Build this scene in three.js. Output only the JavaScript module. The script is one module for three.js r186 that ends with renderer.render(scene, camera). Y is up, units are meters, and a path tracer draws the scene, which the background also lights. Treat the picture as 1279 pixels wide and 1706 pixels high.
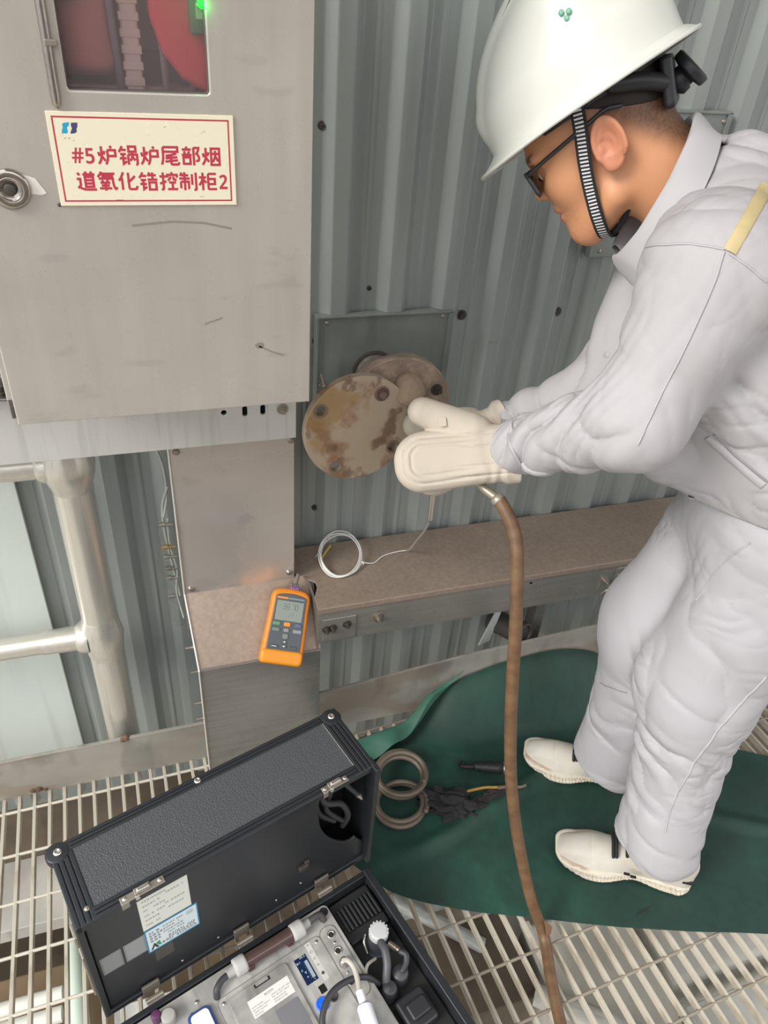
import * as THREE from 'three';
import { RoundedBoxGeometry } from 'three/addons/geometries/RoundedBoxGeometry.js';
import { mergeGeometries } from 'three/addons/utils/BufferGeometryUtils.js';

// ---------------------------------------------------------------- camera, sky, light, exposure
const scene = new THREE.Scene();
const camera = new THREE.PerspectiveCamera(2 * Math.atan(853 / 1250) * 180 / Math.PI, 1279 / 1706, 0.05, 60);
const EYE = new THREE.Vector3(0, 1.55, 0);
const CR = new THREE.Vector3(0.9525, 0.0705, 0.2964);          // camera right, down and forward in the world
const CD = new THREE.Vector3(-0.1205, -0.8064, 0.5789);
const CF = new THREE.Vector3(0.2798, -0.5871, -0.7596);
camera.position.copy(EYE);
camera.up.copy(CD).negate();
camera.lookAt(EYE.clone().add(CF));
const renderer = new THREE.WebGLRenderer();
renderer.toneMapping = THREE.LinearToneMapping;
renderer.toneMappingExposure = 1.0;
renderer.shadowMap.enabled = true;
renderer.shadowMap.type = THREE.PCFSoftShadowMap;
{ // an overcast sky: brighter towards the zenith, even all the way round
  const w = 64, h = 32, d = new Float32Array(w * h * 4);
  for (let y = 0; y < h; y++) for (let x = 0; x < w; x++) {
    const e = ((y + 0.5) / h - 0.5) * Math.PI, s = Math.max(0, Math.sin(e));
    const v = e > 0 ? (1 + 1.0 * s) / 2 : 0.3, i = (y * w + x) * 4;
    d[i] = v * 1.0; d[i + 1] = v * 1.0; d[i + 2] = v * 1.01; d[i + 3] = 1;
  }
  const t = new THREE.DataTexture(d, w, h, THREE.RGBAFormat, THREE.FloatType);
  t.mapping = THREE.EquirectangularReflectionMapping; t.magFilter = THREE.LinearFilter; t.needsUpdate = true;
  scene.background = t; scene.environment = t;
  scene.backgroundIntensity = scene.environmentIntensity = 2.75;
}
const sun = new THREE.DirectionalLight(0xfffaf2, 2.5);          // the sun behind thin cloud, high on the left
sun.position.set(-5.2, 4.6, 0.9); sun.target.position.set(0.3, 0.6, -1);
sun.castShadow = true; sun.shadow.radius = 40; sun.shadow.mapSize.set(2048, 2048);
Object.assign(sun.shadow.camera, { left: -3, right: 3, top: 3, bottom: -3, near: 0.5, far: 14 });
scene.add(sun, sun.target);

// ---------------------------------------------------------------- helpers
const V = (x, y, z) => new THREE.Vector3(x, y, z);
const at = (x, y, depth) => EYE.clone().addScaledVector(CR, (x - 639.5) / 1250 * depth).addScaledVector(CD, (y - 853) / 1250 * depth).addScaledVector(CF, depth);
const used = {};
const numbered = (n) => { const k = used[n] = (used[n] ?? -1) + 1; return k ? n + '_' + String(k).padStart(3, '0') : n; };
const base = new Map();                                         // groups whose parts are given in world coordinates
function thing(name, label, category, pos = [0, 0, 0], group, turn = 0) {
  const o = new THREE.Group(); o.name = numbered(name); scene.add(o);
  o.position.set(...pos); o.rotation.y = turn; o.userData = { label, category };
  if (group) o.userData.group = group;
  return o;
}
function worldThing(name, label, category, pos, group) { const o = thing(name, label, category, pos, group); base.set(o, V(...pos)); return o; }
function struct(name, pos = [0, 0, 0]) {
  const o = new THREE.Group(); o.name = name; o.position.set(...pos); o.userData.kind = 'structure'; scene.add(o); return o;
}
function rootOf(o) { while (o.parent && o.parent !== scene) o = o.parent; return o; }
function part(name, geo, mat, parent, label) {
  if (Array.isArray(geo)) geo = join(geo);
  const b = base.get(rootOf(parent));
  if (b) geo.translate(-b.x, -b.y, -b.z);
  const m = new THREE.Mesh(geo, mat); m.name = name; m.castShadow = m.receiveShadow = true;
  if (label) m.userData.label = label;
  parent.add(m); return m;
}
function solo(name, geo, mat, label, category, group, kind) {       // a thing that is one mesh, its origin at its own middle bottom
  if (Array.isArray(geo)) geo = join(geo);
  geo.computeBoundingBox(); const c = geo.boundingBox.getCenter(V()); c.y = geo.boundingBox.min.y; geo.translate(-c.x, -c.y, -c.z);
  const m = new THREE.Mesh(geo, mat); m.name = numbered(name); m.position.copy(c); m.castShadow = m.receiveShadow = true;
  if (label) m.userData = { label, category }; if (group) m.userData.group = group; if (kind) m.userData.kind = kind;
  scene.add(m); return m;
}
function clean(g) {
  if (!g.index) { const n = g.attributes.position.count; g.setIndex([...Array(n).keys()]); }
  for (const k of Object.keys(g.attributes)) if (!['position', 'normal', 'uv'].includes(k)) g.deleteAttribute(k);
  if (!g.attributes.uv) g.setAttribute('uv', new THREE.BufferAttribute(new Float32Array(g.attributes.position.count * 2), 2));
  return g;
}
const join = (a) => (a.length === 1 ? a[0] : mergeGeometries(a.map(clean)));
// a rounded box by its two corners; uv in metres by the dominant axis
function uvBox(g) {
  const p = g.attributes.position, n = g.attributes.normal, uv = new Float32Array(p.count * 2);
  for (let i = 0; i < p.count; i++) {
    const a = [Math.abs(n.getX(i)), Math.abs(n.getY(i)), Math.abs(n.getZ(i))], x = p.getX(i), y = p.getY(i), z = p.getZ(i);
    if (a[0] >= a[1] && a[0] >= a[2]) { uv[2 * i] = z; uv[2 * i + 1] = y; } else if (a[1] >= a[2]) { uv[2 * i] = x; uv[2 * i + 1] = z; } else { uv[2 * i] = x; uv[2 * i + 1] = y; }
  }
  g.setAttribute('uv', new THREE.BufferAttribute(uv, 2)); return g;
}
function box(x0, y0, z0, x1, y1, z1, r = 0.002, seg = 2) {
  const w = Math.abs(x1 - x0), h = Math.abs(y1 - y0), d = Math.abs(z1 - z0);
  const g = r > 0 ? new RoundedBoxGeometry(w, h, d, seg, Math.min(r, w / 2.01, h / 2.01, d / 2.01)) : new THREE.BoxGeometry(w, h, d);
  g.translate((x0 + x1) / 2, (y0 + y1) / 2, (z0 + z1) / 2); return uvBox(g);
}
function cyl(a, b, r0, r1 = r0, seg = 24, open = false) {
  const d = b.clone().sub(a), g = new THREE.CylinderGeometry(r1, r0, d.length(), seg, 1, open);
  g.applyQuaternion(new THREE.Quaternion().setFromUnitVectors(V(0, 1, 0), d.clone().normalize()));
  return g.translate((a.x + b.x) / 2, (a.y + b.y) / 2, (a.z + b.z) / 2);
}
function tube(pts, r, n = 60, seg = 10, closed = false) {
  const c = new THREE.CatmullRomCurve3(pts.map((p) => (Array.isArray(p) ? V(...p) : p)), closed, 'centripetal');
  const g = new THREE.TubeGeometry(c, n, r, seg, closed); if (closed) return g;
  const caps = [0, 1].map((t) => { const s = new THREE.SphereGeometry(r, seg, 6); s.translate(...c.getPoint(t).toArray()); return s; });
  return join([g, ...caps]);
}
// a lathe turned about the axis a -> b; profile is [[radius, distance from a], ...]
function lathe(a, dir, profile, seg = 32) {
  const g = new THREE.LatheGeometry(profile.map(([r, y]) => new THREE.Vector2(r, y)), seg);
  g.applyQuaternion(new THREE.Quaternion().setFromUnitVectors(V(0, 1, 0), dir.clone().normalize()));
  return g.translate(a.x, a.y, a.z);
}
// an extruded outline in the xy plane, its front face towards +z at z1
function slab(shape, z0, z1, bevel = 0.001, seg = 2, curve = 24) {
  const g = new THREE.ExtrudeGeometry(shape, { depth: Math.max(1e-4, z1 - z0 - 2 * bevel), bevelEnabled: bevel > 0, bevelThickness: bevel, bevelSize: bevel, bevelOffset: -bevel, bevelSegments: seg, curveSegments: curve });
  return uvBox(g.translate(0, 0, z0 + bevel));
}
function roundRect(x0, y0, x1, y1, r, C = THREE.Shape) {
  const s = new C(); s.moveTo(x0 + r, y0); s.lineTo(x1 - r, y0); s.quadraticCurveTo(x1, y0, x1, y0 + r); s.lineTo(x1, y1 - r); s.quadraticCurveTo(x1, y1, x1 - r, y1);
  s.lineTo(x0 + r, y1); s.quadraticCurveTo(x0, y1, x0, y1 - r); s.lineTo(x0, y0 + r); s.quadraticCurveTo(x0, y0, x0 + r, y0); return s;
}
const polyShape = (a, C = THREE.Shape) => { const s = new C(); a.forEach(([x, y], i) => (i ? s.lineTo(x, y) : s.moveTo(x, y))); s.closePath(); return s; };
const circlePath = (x, y, r) => { const p = new THREE.Path(); p.absarc(x, y, r, 0, Math.PI * 2, true); return p; };
// hexagon bolt head with a stub of thread: at p, pointing along dir
function bolt(p, dir, r = 0.006, stub = 0.012) {
  const d = dir.clone().normalize(), q = (k) => p.clone().addScaledVector(d, k);
  return join([cyl(q(-0.001), q(0.0018), r * 1.55, r * 1.55, 20), cyl(q(0.0018), q(0.0018 + r * 0.8), r, r, 6), cyl(q(0.0018 + r * 0.8), q(stub), r * 0.52, r * 0.5, 12)]);
}
function dome(p, dir, r) { return lathe(p, dir, [[0, r * 0.55], [r * 0.5, r * 0.48], [r * 0.85, r * 0.25], [r, 0], [r, -0.001]], 14); }

// ---------------------------------------------------------------- seeded noise and textures
const hash = (x, y, s) => { let h = Math.imul(x, 374761393) + Math.imul(y, 668265263) + Math.imul(s, 1274126177); h = Math.imul(h ^ (h >>> 13), 1274126177); return ((h ^ (h >>> 16)) >>> 0) / 4294967296; };
function vnoise(x, y, s, px = 1 << 20, py = px) {                 // value noise with period px, py
  const xi = Math.floor(x), yi = Math.floor(y), f = x - xi, g = y - yi, u = f * f * (3 - 2 * f), v = g * g * (3 - 2 * g), m = (a, p) => ((a % p) + p) % p;
  const a = hash(m(xi, px), m(yi, py), s), b = hash(m(xi + 1, px), m(yi, py), s), c = hash(m(xi, px), m(yi + 1, py), s), d = hash(m(xi + 1, px), m(yi + 1, py), s);
  return a + (b - a) * u + (c - a) * v + (a - b - c + d) * u * v;
}
function fbm(x, y, s, p = 8, o = 5, py = p) { let v = 0, a = 0.5, t = 0; for (let i = 0; i < o; i++) { v += a * vnoise(x, y, s + i, p, py); t += a; x *= 2; y *= 2; p *= 2; py *= 2; a *= 0.5; } return v / t; }
function noise3(x, y, z, s = 0) {
  const zi = Math.floor(z), f = z - zi, w = f * f * (3 - 2 * f);
  return vnoise(x, y, s + zi * 17) * (1 - w) + vnoise(x, y, s + (zi + 1) * 17) * w;
}
const smooth = (a, b, x) => { const t = Math.min(1, Math.max(0, (x - a) / (b - a))); return t * t * (3 - 2 * t); };
const mixc = (a, b, t) => [a[0] + (b[0] - a[0]) * t, a[1] + (b[1] - a[1]) * t, a[2] + (b[2] - a[2]) * t];
const rng = (s) => () => { s = (s + 0x6d2b79f5) | 0; let t = Math.imul(s ^ (s >>> 15), 1 | s); t = (t + Math.imul(t ^ (t >>> 7), 61 | t)) ^ t; return ((t ^ (t >>> 14)) >>> 0) / 4294967296; };
function tex(w, h, f, srgb = true) {                              // f(u, v) -> grey or [r, g, b], 0..1
  const d = new Uint8Array(w * h * 4);
  for (let y = 0; y < h; y++) for (let x = 0; x < w; x++) { const c = f((x + 0.5) / w, (y + 0.5) / h), i = (y * w + x) * 4; for (let k = 0; k < 3; k++) d[i + k] = Math.max(0, Math.min(255, 255 * (c.length ? c[k] : c))); d[i + 3] = 255; }
  const t = new THREE.DataTexture(d, w, h); t.wrapS = t.wrapT = THREE.RepeatWrapping; t.magFilter = THREE.LinearFilter; if (srgb) t.colorSpace = THREE.SRGBColorSpace; t.needsUpdate = true; return t;
}
const rep = (t, x, y = x) => { const c = t.clone(); c.repeat.set(x, y); c.needsUpdate = true; return c; };
const srgb = (h) => [(h >> 16 & 255) / 255, (h >> 8 & 255) / 255, (h & 255) / 255];
const std = (o) => new THREE.MeshStandardMaterial(o);
const phys = (o) => new THREE.MeshPhysicalMaterial(o);
function canvasTex(w, h, draw) {
  const c = document.createElement('canvas'); c.width = w; c.height = h; const g = c.getContext('2d'); draw(g, w, h);
  const t = new THREE.CanvasTexture(c); t.colorSpace = THREE.SRGBColorSpace; t.magFilter = THREE.LinearFilter; return t;
}
// ---------------------------------------------------------------- materials
const T = {
  grime: tex(512, 512, (u, v) => { const a = fbm(u * 4, v * 4, 3, 4, 6), b = fbm(u * 24, v * 6, 9, 24, 4, 6); return 0.80 + 0.2 * smooth(0.3, 0.7, a) - 0.07 * smooth(0.55, 0.8, b); }),
  wallmap: tex(512, 512, (u, v) => 0.93 + 0.07 * fbm(u * 5, v * 5, 401, 5, 5) - 0.05 * smooth(0.5, 0.8, fbm(u * 60, v * 3, 407, 60, 3, 3))),
  rough: tex(256, 256, (u, v) => 0.72 + 0.5 * (fbm(u * 6, v * 6, 21, 6, 5) - 0.5), false),
  brushed: tex(512, 512, (u, v) => 0.86 + 0.10 * (fbm(u * 4, v * 64, 31, 4, 3, 64) - 0.5) + 0.16 * (fbm(u * 3, v * 3, 37, 3, 5) - 0.5)),
  pebble: tex(256, 256, (u, v) => { const a = vnoise(u * 64, v * 64, 5, 64), b = vnoise(u * 128, v * 128, 6, 128); return 0.65 * a + 0.35 * b; }, false),
};
const grey = (hex, o = {}) => std({ color: hex, roughness: 0.5, ...o });
const M = {
  steel: phys({ color: 0xb9b2a9, metalness: 0.85, roughness: 0.42, map: rep(T.brushed, 2), roughnessMap: rep(T.rough, 3) }),
  steelShiny: phys({ color: 0xc8c0b8, metalness: 0.92, roughness: 0.2, map: rep(T.brushed, 3), roughnessMap: rep(T.rough, 5) }),
  bolt: std({ color: 0xa39c92, metalness: 0.8, roughness: 0.38 }),
  boltDark: std({ color: 0x55504b, metalness: 0.6, roughness: 0.5 }),
  wall: std({ color: 0x9aa19e, roughness: 0.34, metalness: 0.15, map: rep(T.wallmap, 0.8) }),
  channel: std({ color: 0xd2d2cd, roughness: 0.42, metalness: 0.35, map: rep(T.wallmap, 2) }),
  black: std({ color: 0x1b1d20, roughness: 0.55 }),
  rubber: std({ color: 0x242424, roughness: 0.7 }),
  white: std({ color: 0xe8e6e0, roughness: 0.45 }),
};
// ---------------------------------------------------------------- the setting
// corrugated cladding: crests at z = ZW, troughs 16 mm behind, one rib every 110 mm
const ZW = -1.29, PITCH = 0.11;
function cladding(x0, x1, y0, y1, dz) {
  const key = [[0.336, 0], [0.364, 0], [0.380, -0.017], [0.3965, -0.017], [0.4005, -0.0145], [0.4055, -0.0145], [0.4095, -0.017], [0.4285, -0.017]], pts = [];
  for (let k = Math.floor((x0 - 0.336) / PITCH); 0.336 + k * PITCH < x1; k++) for (const [x, z] of key) pts.push([x + k * PITCH, ZW + z + dz]);
  const prof = [];                                                // fillet every corner so the folds catch light
  for (let i = 1; i < pts.length - 1; i++) {
    const [a, b, c] = [pts[i - 1], pts[i], pts[i + 1]].map(([x, z]) => new THREE.Vector2(x, z)), u = a.clone().sub(b), w = c.clone().sub(b), r = Math.min(0.0022, u.length() * 0.4, w.length() * 0.4);
    u.normalize(); w.normalize(); const p = b.clone().addScaledVector(u, r), q = b.clone().addScaledVector(w, r), nu = [u.y, -u.x], nw = [-w.y, w.x];
    for (let k = 0; k <= 3; k++) { const t = k / 3, s = 1 - t; prof.push([s * s * p.x + 2 * s * t * b.x + t * t * q.x, s * s * p.y + 2 * s * t * b.y + t * t * q.y, s * nu[0] + t * nw[0], s * nu[1] + t * nw[1]]); }
  }
  const pos = [], nor = [], uv = [], ix = []; let L = 0;
  prof.forEach(([x, z, nx, nz], i) => {
    if (i) L += Math.hypot(x - prof[i - 1][0], z - prof[i - 1][1]);
    const l = Math.hypot(nx, nz), s = nz < 0 ? -1 : 1;
    for (const y of [y0, y1]) { pos.push(x, y, z); nor.push(s * nx / l, 0, s * nz / l); uv.push(L, y); }
    if (i) { const k = 2 * i; ix.push(k - 2, k, k - 1, k - 1, k, k + 1); }
  });
  const g = new THREE.BufferGeometry(); g.setIndex(ix);
  g.setAttribute('position', new THREE.Float32BufferAttribute(pos, 3)); g.setAttribute('normal', new THREE.Float32BufferAttribute(nor, 3)); g.setAttribute('uv', new THREE.Float32BufferAttribute(uv, 2));
  return g;
}
M.wall.side = THREE.DoubleSide;
const wall = struct('wall_back');
part('cladding_sheet', cladding(-1.4, 3.6, 0.951, 3.2, 0.0016), M.wall, wall);
part('cladding_sheet', cladding(-1.4, 3.6, -0.25, 0.956, 0), M.wall, wall);
part('wall_core', box(-3, -0.3, -1.5, 3.7, 3.2, -1.33, 0), M.wall, wall);
part('flashing_panel', box(-3, -0.1, ZW - 0.008, -0.256, 3.2, ZW + 0.004, 0.0015), std({ color: 0xd9e2dc, roughness: 0.5, map: rep(T.wallmap, 0.7) }), wall, 'smooth pale flat sheet left of the ribs');
for (const [x, y, r] of [[0.317, 1.336, 0.0045], [0.313, 0.968, 0.0045], [0.318, 0.578, 0.0045], [0.607, 1.005, 0.0065], [0.819, 1.002, 0.0065], [0.413, 1.066, 0.003], [0.935, 0.726, 0.0055], [0.607, 0.73, 0.005]]) {
  const f = ((x - 0.336) / PITCH % 1 + 1) % 1, z = f < 0.26 || f > 0.98 ? ZW + 0.0018 : ZW - 0.0154;
  part('screw', bolt(V(x, y, z), V(0, 0, 1), r, r * 1.2), M.boltDark, wall);
}
// toe board along the foot of the wall
M.toe = std({ color: 0xbfbdb7, roughness: 0.6, metalness: 0.25, map: tex(512, 256, (u, v) => {
  const a = fbm(u * 6, v * 6, 41, 6, 5), b = fbm(u * 16, v * 3, 47, 16, 4, 3), r = smooth(0.62, 0.75, fbm(u * 5, v * 5, 53, 5, 5));
  return mixc([0.92, 0.91, 0.89].map((c) => c * (0.80 + 0.26 * a - 0.12 * smooth(0.5, 0.75, b))), [0.70, 0.58, 0.50], 0.30 * r);
}) });
M.toe.map.repeat.set(1.1, 2.2);
const toe1 = struct('trim_1'), toe2 = struct('trim_2');
part('toe_board', box(-1.6, -0.004, -1.153, 0.05, 0.124, -1.145, 0.0015), M.toe, toe1);
part('rust_weld', [dome(V(-0.14, 0.124, -1.147), V(0, 0.6, 1), 0.007), dome(V(-0.148, 0.121, -1.146), V(0, 0.4, 1), 0.006)], std({ color: 0x6f5644, roughness: 0.85 }), toe1, 'rusty weld under the rail post');
part('rust_weld', [dome(V(-0.34, 0.012, -1.146), V(0, 0.3, 1), 0.009), dome(V(-0.352, 0.01, -1.146), V(0, 0.3, 1), 0.008), dome(V(-0.327, 0.006, -1.146), V(0, 0.3, 1), 0.006)], std({ color: 0x5f4a3c, roughness: 0.9 }), toe1, 'rusty weld at the grating');
{
  const s = polyShape([[0.05, -0.004], [3.4, -0.004], [3.4, 0.24], [1.0, 0.19], [0.7, 0.172], [0.3, 0.134], [0.05, 0.12]]);
  part('toe_board', slab(s, -1.165, -1.158, 0.001), M.toe, toe2);
}
// the grating: bearing bars run out from the wall, cross rods along it
const floor = struct('floor');
M.bar = std({ color: 0xc3bfb6, roughness: 0.55, metalness: 0.1, map: tex(128, 128, (u, v) => mixc([0.95, 0.94, 0.91], [0.66, 0.60, 0.52], 0.55 * smooth(0.45, 0.75, fbm(u * 4, v * 4, 61, 4, 5)))) });
M.bar.map.repeat.set(5, 5);
M.rod = std({ color: 0xcac4b6, roughness: 0.6, metalness: 0.15 }); M.rodDirty = std({ color: 0x8c8375, roughness: 0.7 });
function grating(cx, cz, turn, x0, x1, z0, z1, pitch, rods, barW, rodR, rodMat, rodY, phase) {
  const g = new THREE.Group(); g.name = numbered('grating_panel'); g.position.set(cx, 0, cz); g.rotation.y = turn; floor.add(g);
  const bg = box(-barW / 2, -0.018, z0, barW / 2, 0, z1, 0.0012, 1), rg = cyl(V(x0, rodY, 0), V(x1, rodY, 0), rodR, rodR, 8);
  for (let k = 0, x = x0 + phase; x <= x1; x += pitch, k++) { const m = new THREE.Mesh(bg, M.bar); m.name = 'bearing_bar'; m.position.x = x; m.castShadow = m.receiveShadow = true; g.add(m); }
  for (const z of rods) { const m = new THREE.Mesh(rg, rodMat); m.name = 'cross_rod'; m.position.z = z; m.castShadow = m.receiveShadow = true; g.add(m); }
}
const steps = (a, n, d) => Array.from({ length: n }, (_, i) => a + i * d);
grating(-0.38, -1.1, 0.033, -0.62, 0.66, -0.045, 1.4, 0.031, steps(-0.008, 14, 0.1045), 0.0072, 0.0034, M.rod, -0.003, 0.031);
grating(0.37, -0.62, 0.075, -0.02, 2.6, -0.50, 1.1, 0.0338, steps(-0.5 + 0.0, 16, 0.1), 0.0066, 0.0032, M.rodDirty, -0.0025, 0.01);
// what shows through it: beams, ducts and pipes below, and the ground far under them
const under = (n, geo, color, label, cat, o = {}) => solo(n, geo, std({ color, roughness: 0.75, map: rep(T.grime, 0.8), ...o }), label, cat);
under('steel_beam', [box(-1.9, -0.86, -1.50, 0.35, -0.80, -1.28, 0.003), box(-1.9, -1.0, -1.40, 0.35, -0.86, -1.38, 0.002)], 0xd6d3cb, 'pale grey steel beam under the grating at the lower left', 'beam');
under('air_duct', box(-1.9, -1.6, -1.27, 0.1, -1.05, -0.98, 0.01), 0x9a8468, 'brown rusty duct under the grating at the lower left', 'duct');
for (let k = 0; k < 4; k++) solo('pipe', cyl(V(-1.8, -0.83, -1.08 + k * 0.052), V(-0.43, -0.83, -1.08 + k * 0.052), 0.021, 0.021, 16), std({ color: 0xe2e2da, roughness: 0.5 }), ['white pipe under the grating at the lower left, nearest the brown duct', 'second white pipe from the brown duct under the grating', 'third white pipe from the brown duct under the grating', 'fourth white pipe from the brown duct, at the lower left corner'][k], 'pipe', 'row of white pipes below the grating');
solo('pipe', cyl(V(-0.40, -0.80, -1.2), V(-0.33, -0.78, -0.5), 0.024, 0.024, 16), std({ color: 0xc9d8cb, roughness: 0.5 }), 'pale green pipe under the grating left of the open case', 'pipe');
under('insulation_sheet', box(-0.30, -0.9, -1.02, 0.45, -0.86, -0.2, 0.004), 0xeeeeea, 'pale sheet under the grating below the case', 'sheet');
under('steel_beam', [box(0.42, -0.92, -1.16, 1.0, -0.87, -1.07, 0.003), box(0.42, -0.80, -1.10, 0.95, -0.76, -1.0, 0.003)], 0xd2d8d2, 'pale green-white beam under the grating beside the case end', 'beam');
under('brace', cyl(V(0.50, -0.72, -1.05), V(0.75, -0.78, -0.86), 0.022, 0.022, 4), 0xd5dad6, 'white diagonal brace under the grating at the tarp edge', 'brace');
under('air_duct', box(0.53, -1.3, -0.95, 0.86, -0.80, -0.70, 0.006), 0x6f6353, 'dark brown duct top under the grating right of the case', 'duct');
under('insulation_sheet', box(0.35, -1.36, -0.78, 0.95, -1.32, -0.2, 0.004), 0xe4e0d6, 'grey concrete ledge under the grating at the lower middle', 'ledge');
under('insulated_duct', [box(0.90, -1.25, -0.90, 1.24, -0.82, -0.45, 0.02, 3), box(0.895, -0.826, -0.905, 0.93, -0.815, -0.44, 0.002)], 0xf0ebde, 'cream wrapped duct under the grating right of the hose', 'duct');
under('insulated_duct', box(1.29, -1.25, -0.92, 2.2, -0.84, -0.62, 0.03, 3), 0xeeece4, 'pale duct under the grating below the right edge of the tarp', 'duct');
under('steel_beam', box(1.26, -1.0, -0.56, 2.2, -0.80, -0.40, 0.004), 0xe2e2dc, 'pale beam under the grating at the lower right corner', 'beam');
under('pipe', cyl(V(0.84, -0.78, -0.70), V(1.14, -0.74, -0.46), 0.03, 0.03, 14), 0xdddbd2, 'white pipe crossing under the grating at the lower right', 'pipe');
under('insulation_sheet', box(0.95, -1.5, -1.3, 2.6, -1.45, 0.4, 0.004), 0xd8d4c8, 'pale floor plate deep below the right grating', 'plate');
const ground = struct('ground');
part('ground_slab', box(-14, -5.2, -14, 14, -5, 14, 0), std({ color: 0xb4aea2, roughness: 0.9, map: rep(T.grime, 0.4) }), ground);
const lowerWall = struct('wall_lower');
part('lower_wall', box(-3, -5, -1.62, 3.7, -0.3, -1.5, 0), std({ color: 0x77695a, roughness: 0.85, map: rep(T.grime, 1) }), lowerWall);
const deck = struct('ceiling');
part('deck_plate', box(-0.5, 3.2, -1.5, 3.7, 3.24, 1.3, 0), std({ color: 0xa8a098, roughness: 0.7 }), deck);
const front = struct('wall_front');
part('facing_wall', box(-2.0, -5, 5.4, 6.2, 3.4, 5.6, 0), std({ color: 0x9c9187, roughness: 0.7, map: rep(T.grime, 0.7) }), front);

// ---------------------------------------------------------------- guard rail with ball joints
M.rail = std({ color: 0xdcd8ce, roughness: 0.30, metalness: 0.6, map: rep(T.wallmap, 2) });
{
  const g = worldThing('guard_rail', 'galvanised guard rail post with ball joints and two rails, left of the duct', 'guard rail', [-0.15, 0.02, -1.2]);
  part('post', cyl(V(-0.15, 0.02, -1.205), V(-0.15, 1.05, -1.205), 0.0335, 0.0335, 40), M.rail, g);
  for (const [y, r] of [[0.395, 0.042], [0.815, 0.047]]) {
    part('ball_joint', lathe(V(-0.15, y, -1.205), V(0, 1, 0), [[0.0335, -0.055], [0.036, -0.045], [r * 0.93, -0.022], [r, 0], [r * 0.93, 0.022], [0.036, 0.045], [0.0335, 0.055]], 36), M.rail, g);
    part('rail', cyl(V(-1.8, y + 0.004, -1.205), V(-0.19, y, -1.205), 0.0225, 0.0225, 28), M.rail, g);
    part('rail_sleeve', [cyl(V(-0.265, y, -1.205), V(-0.186, y, -1.205), 0.0245, 0.0265, 28), lathe(V(-0.19, y, -1.205), V(-1, 0, 0), [[0.034, -0.012], [0.034, 0], [0.029, 0.008], [0.025, 0.012]], 28)], M.rail, g);
  }
}
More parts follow.
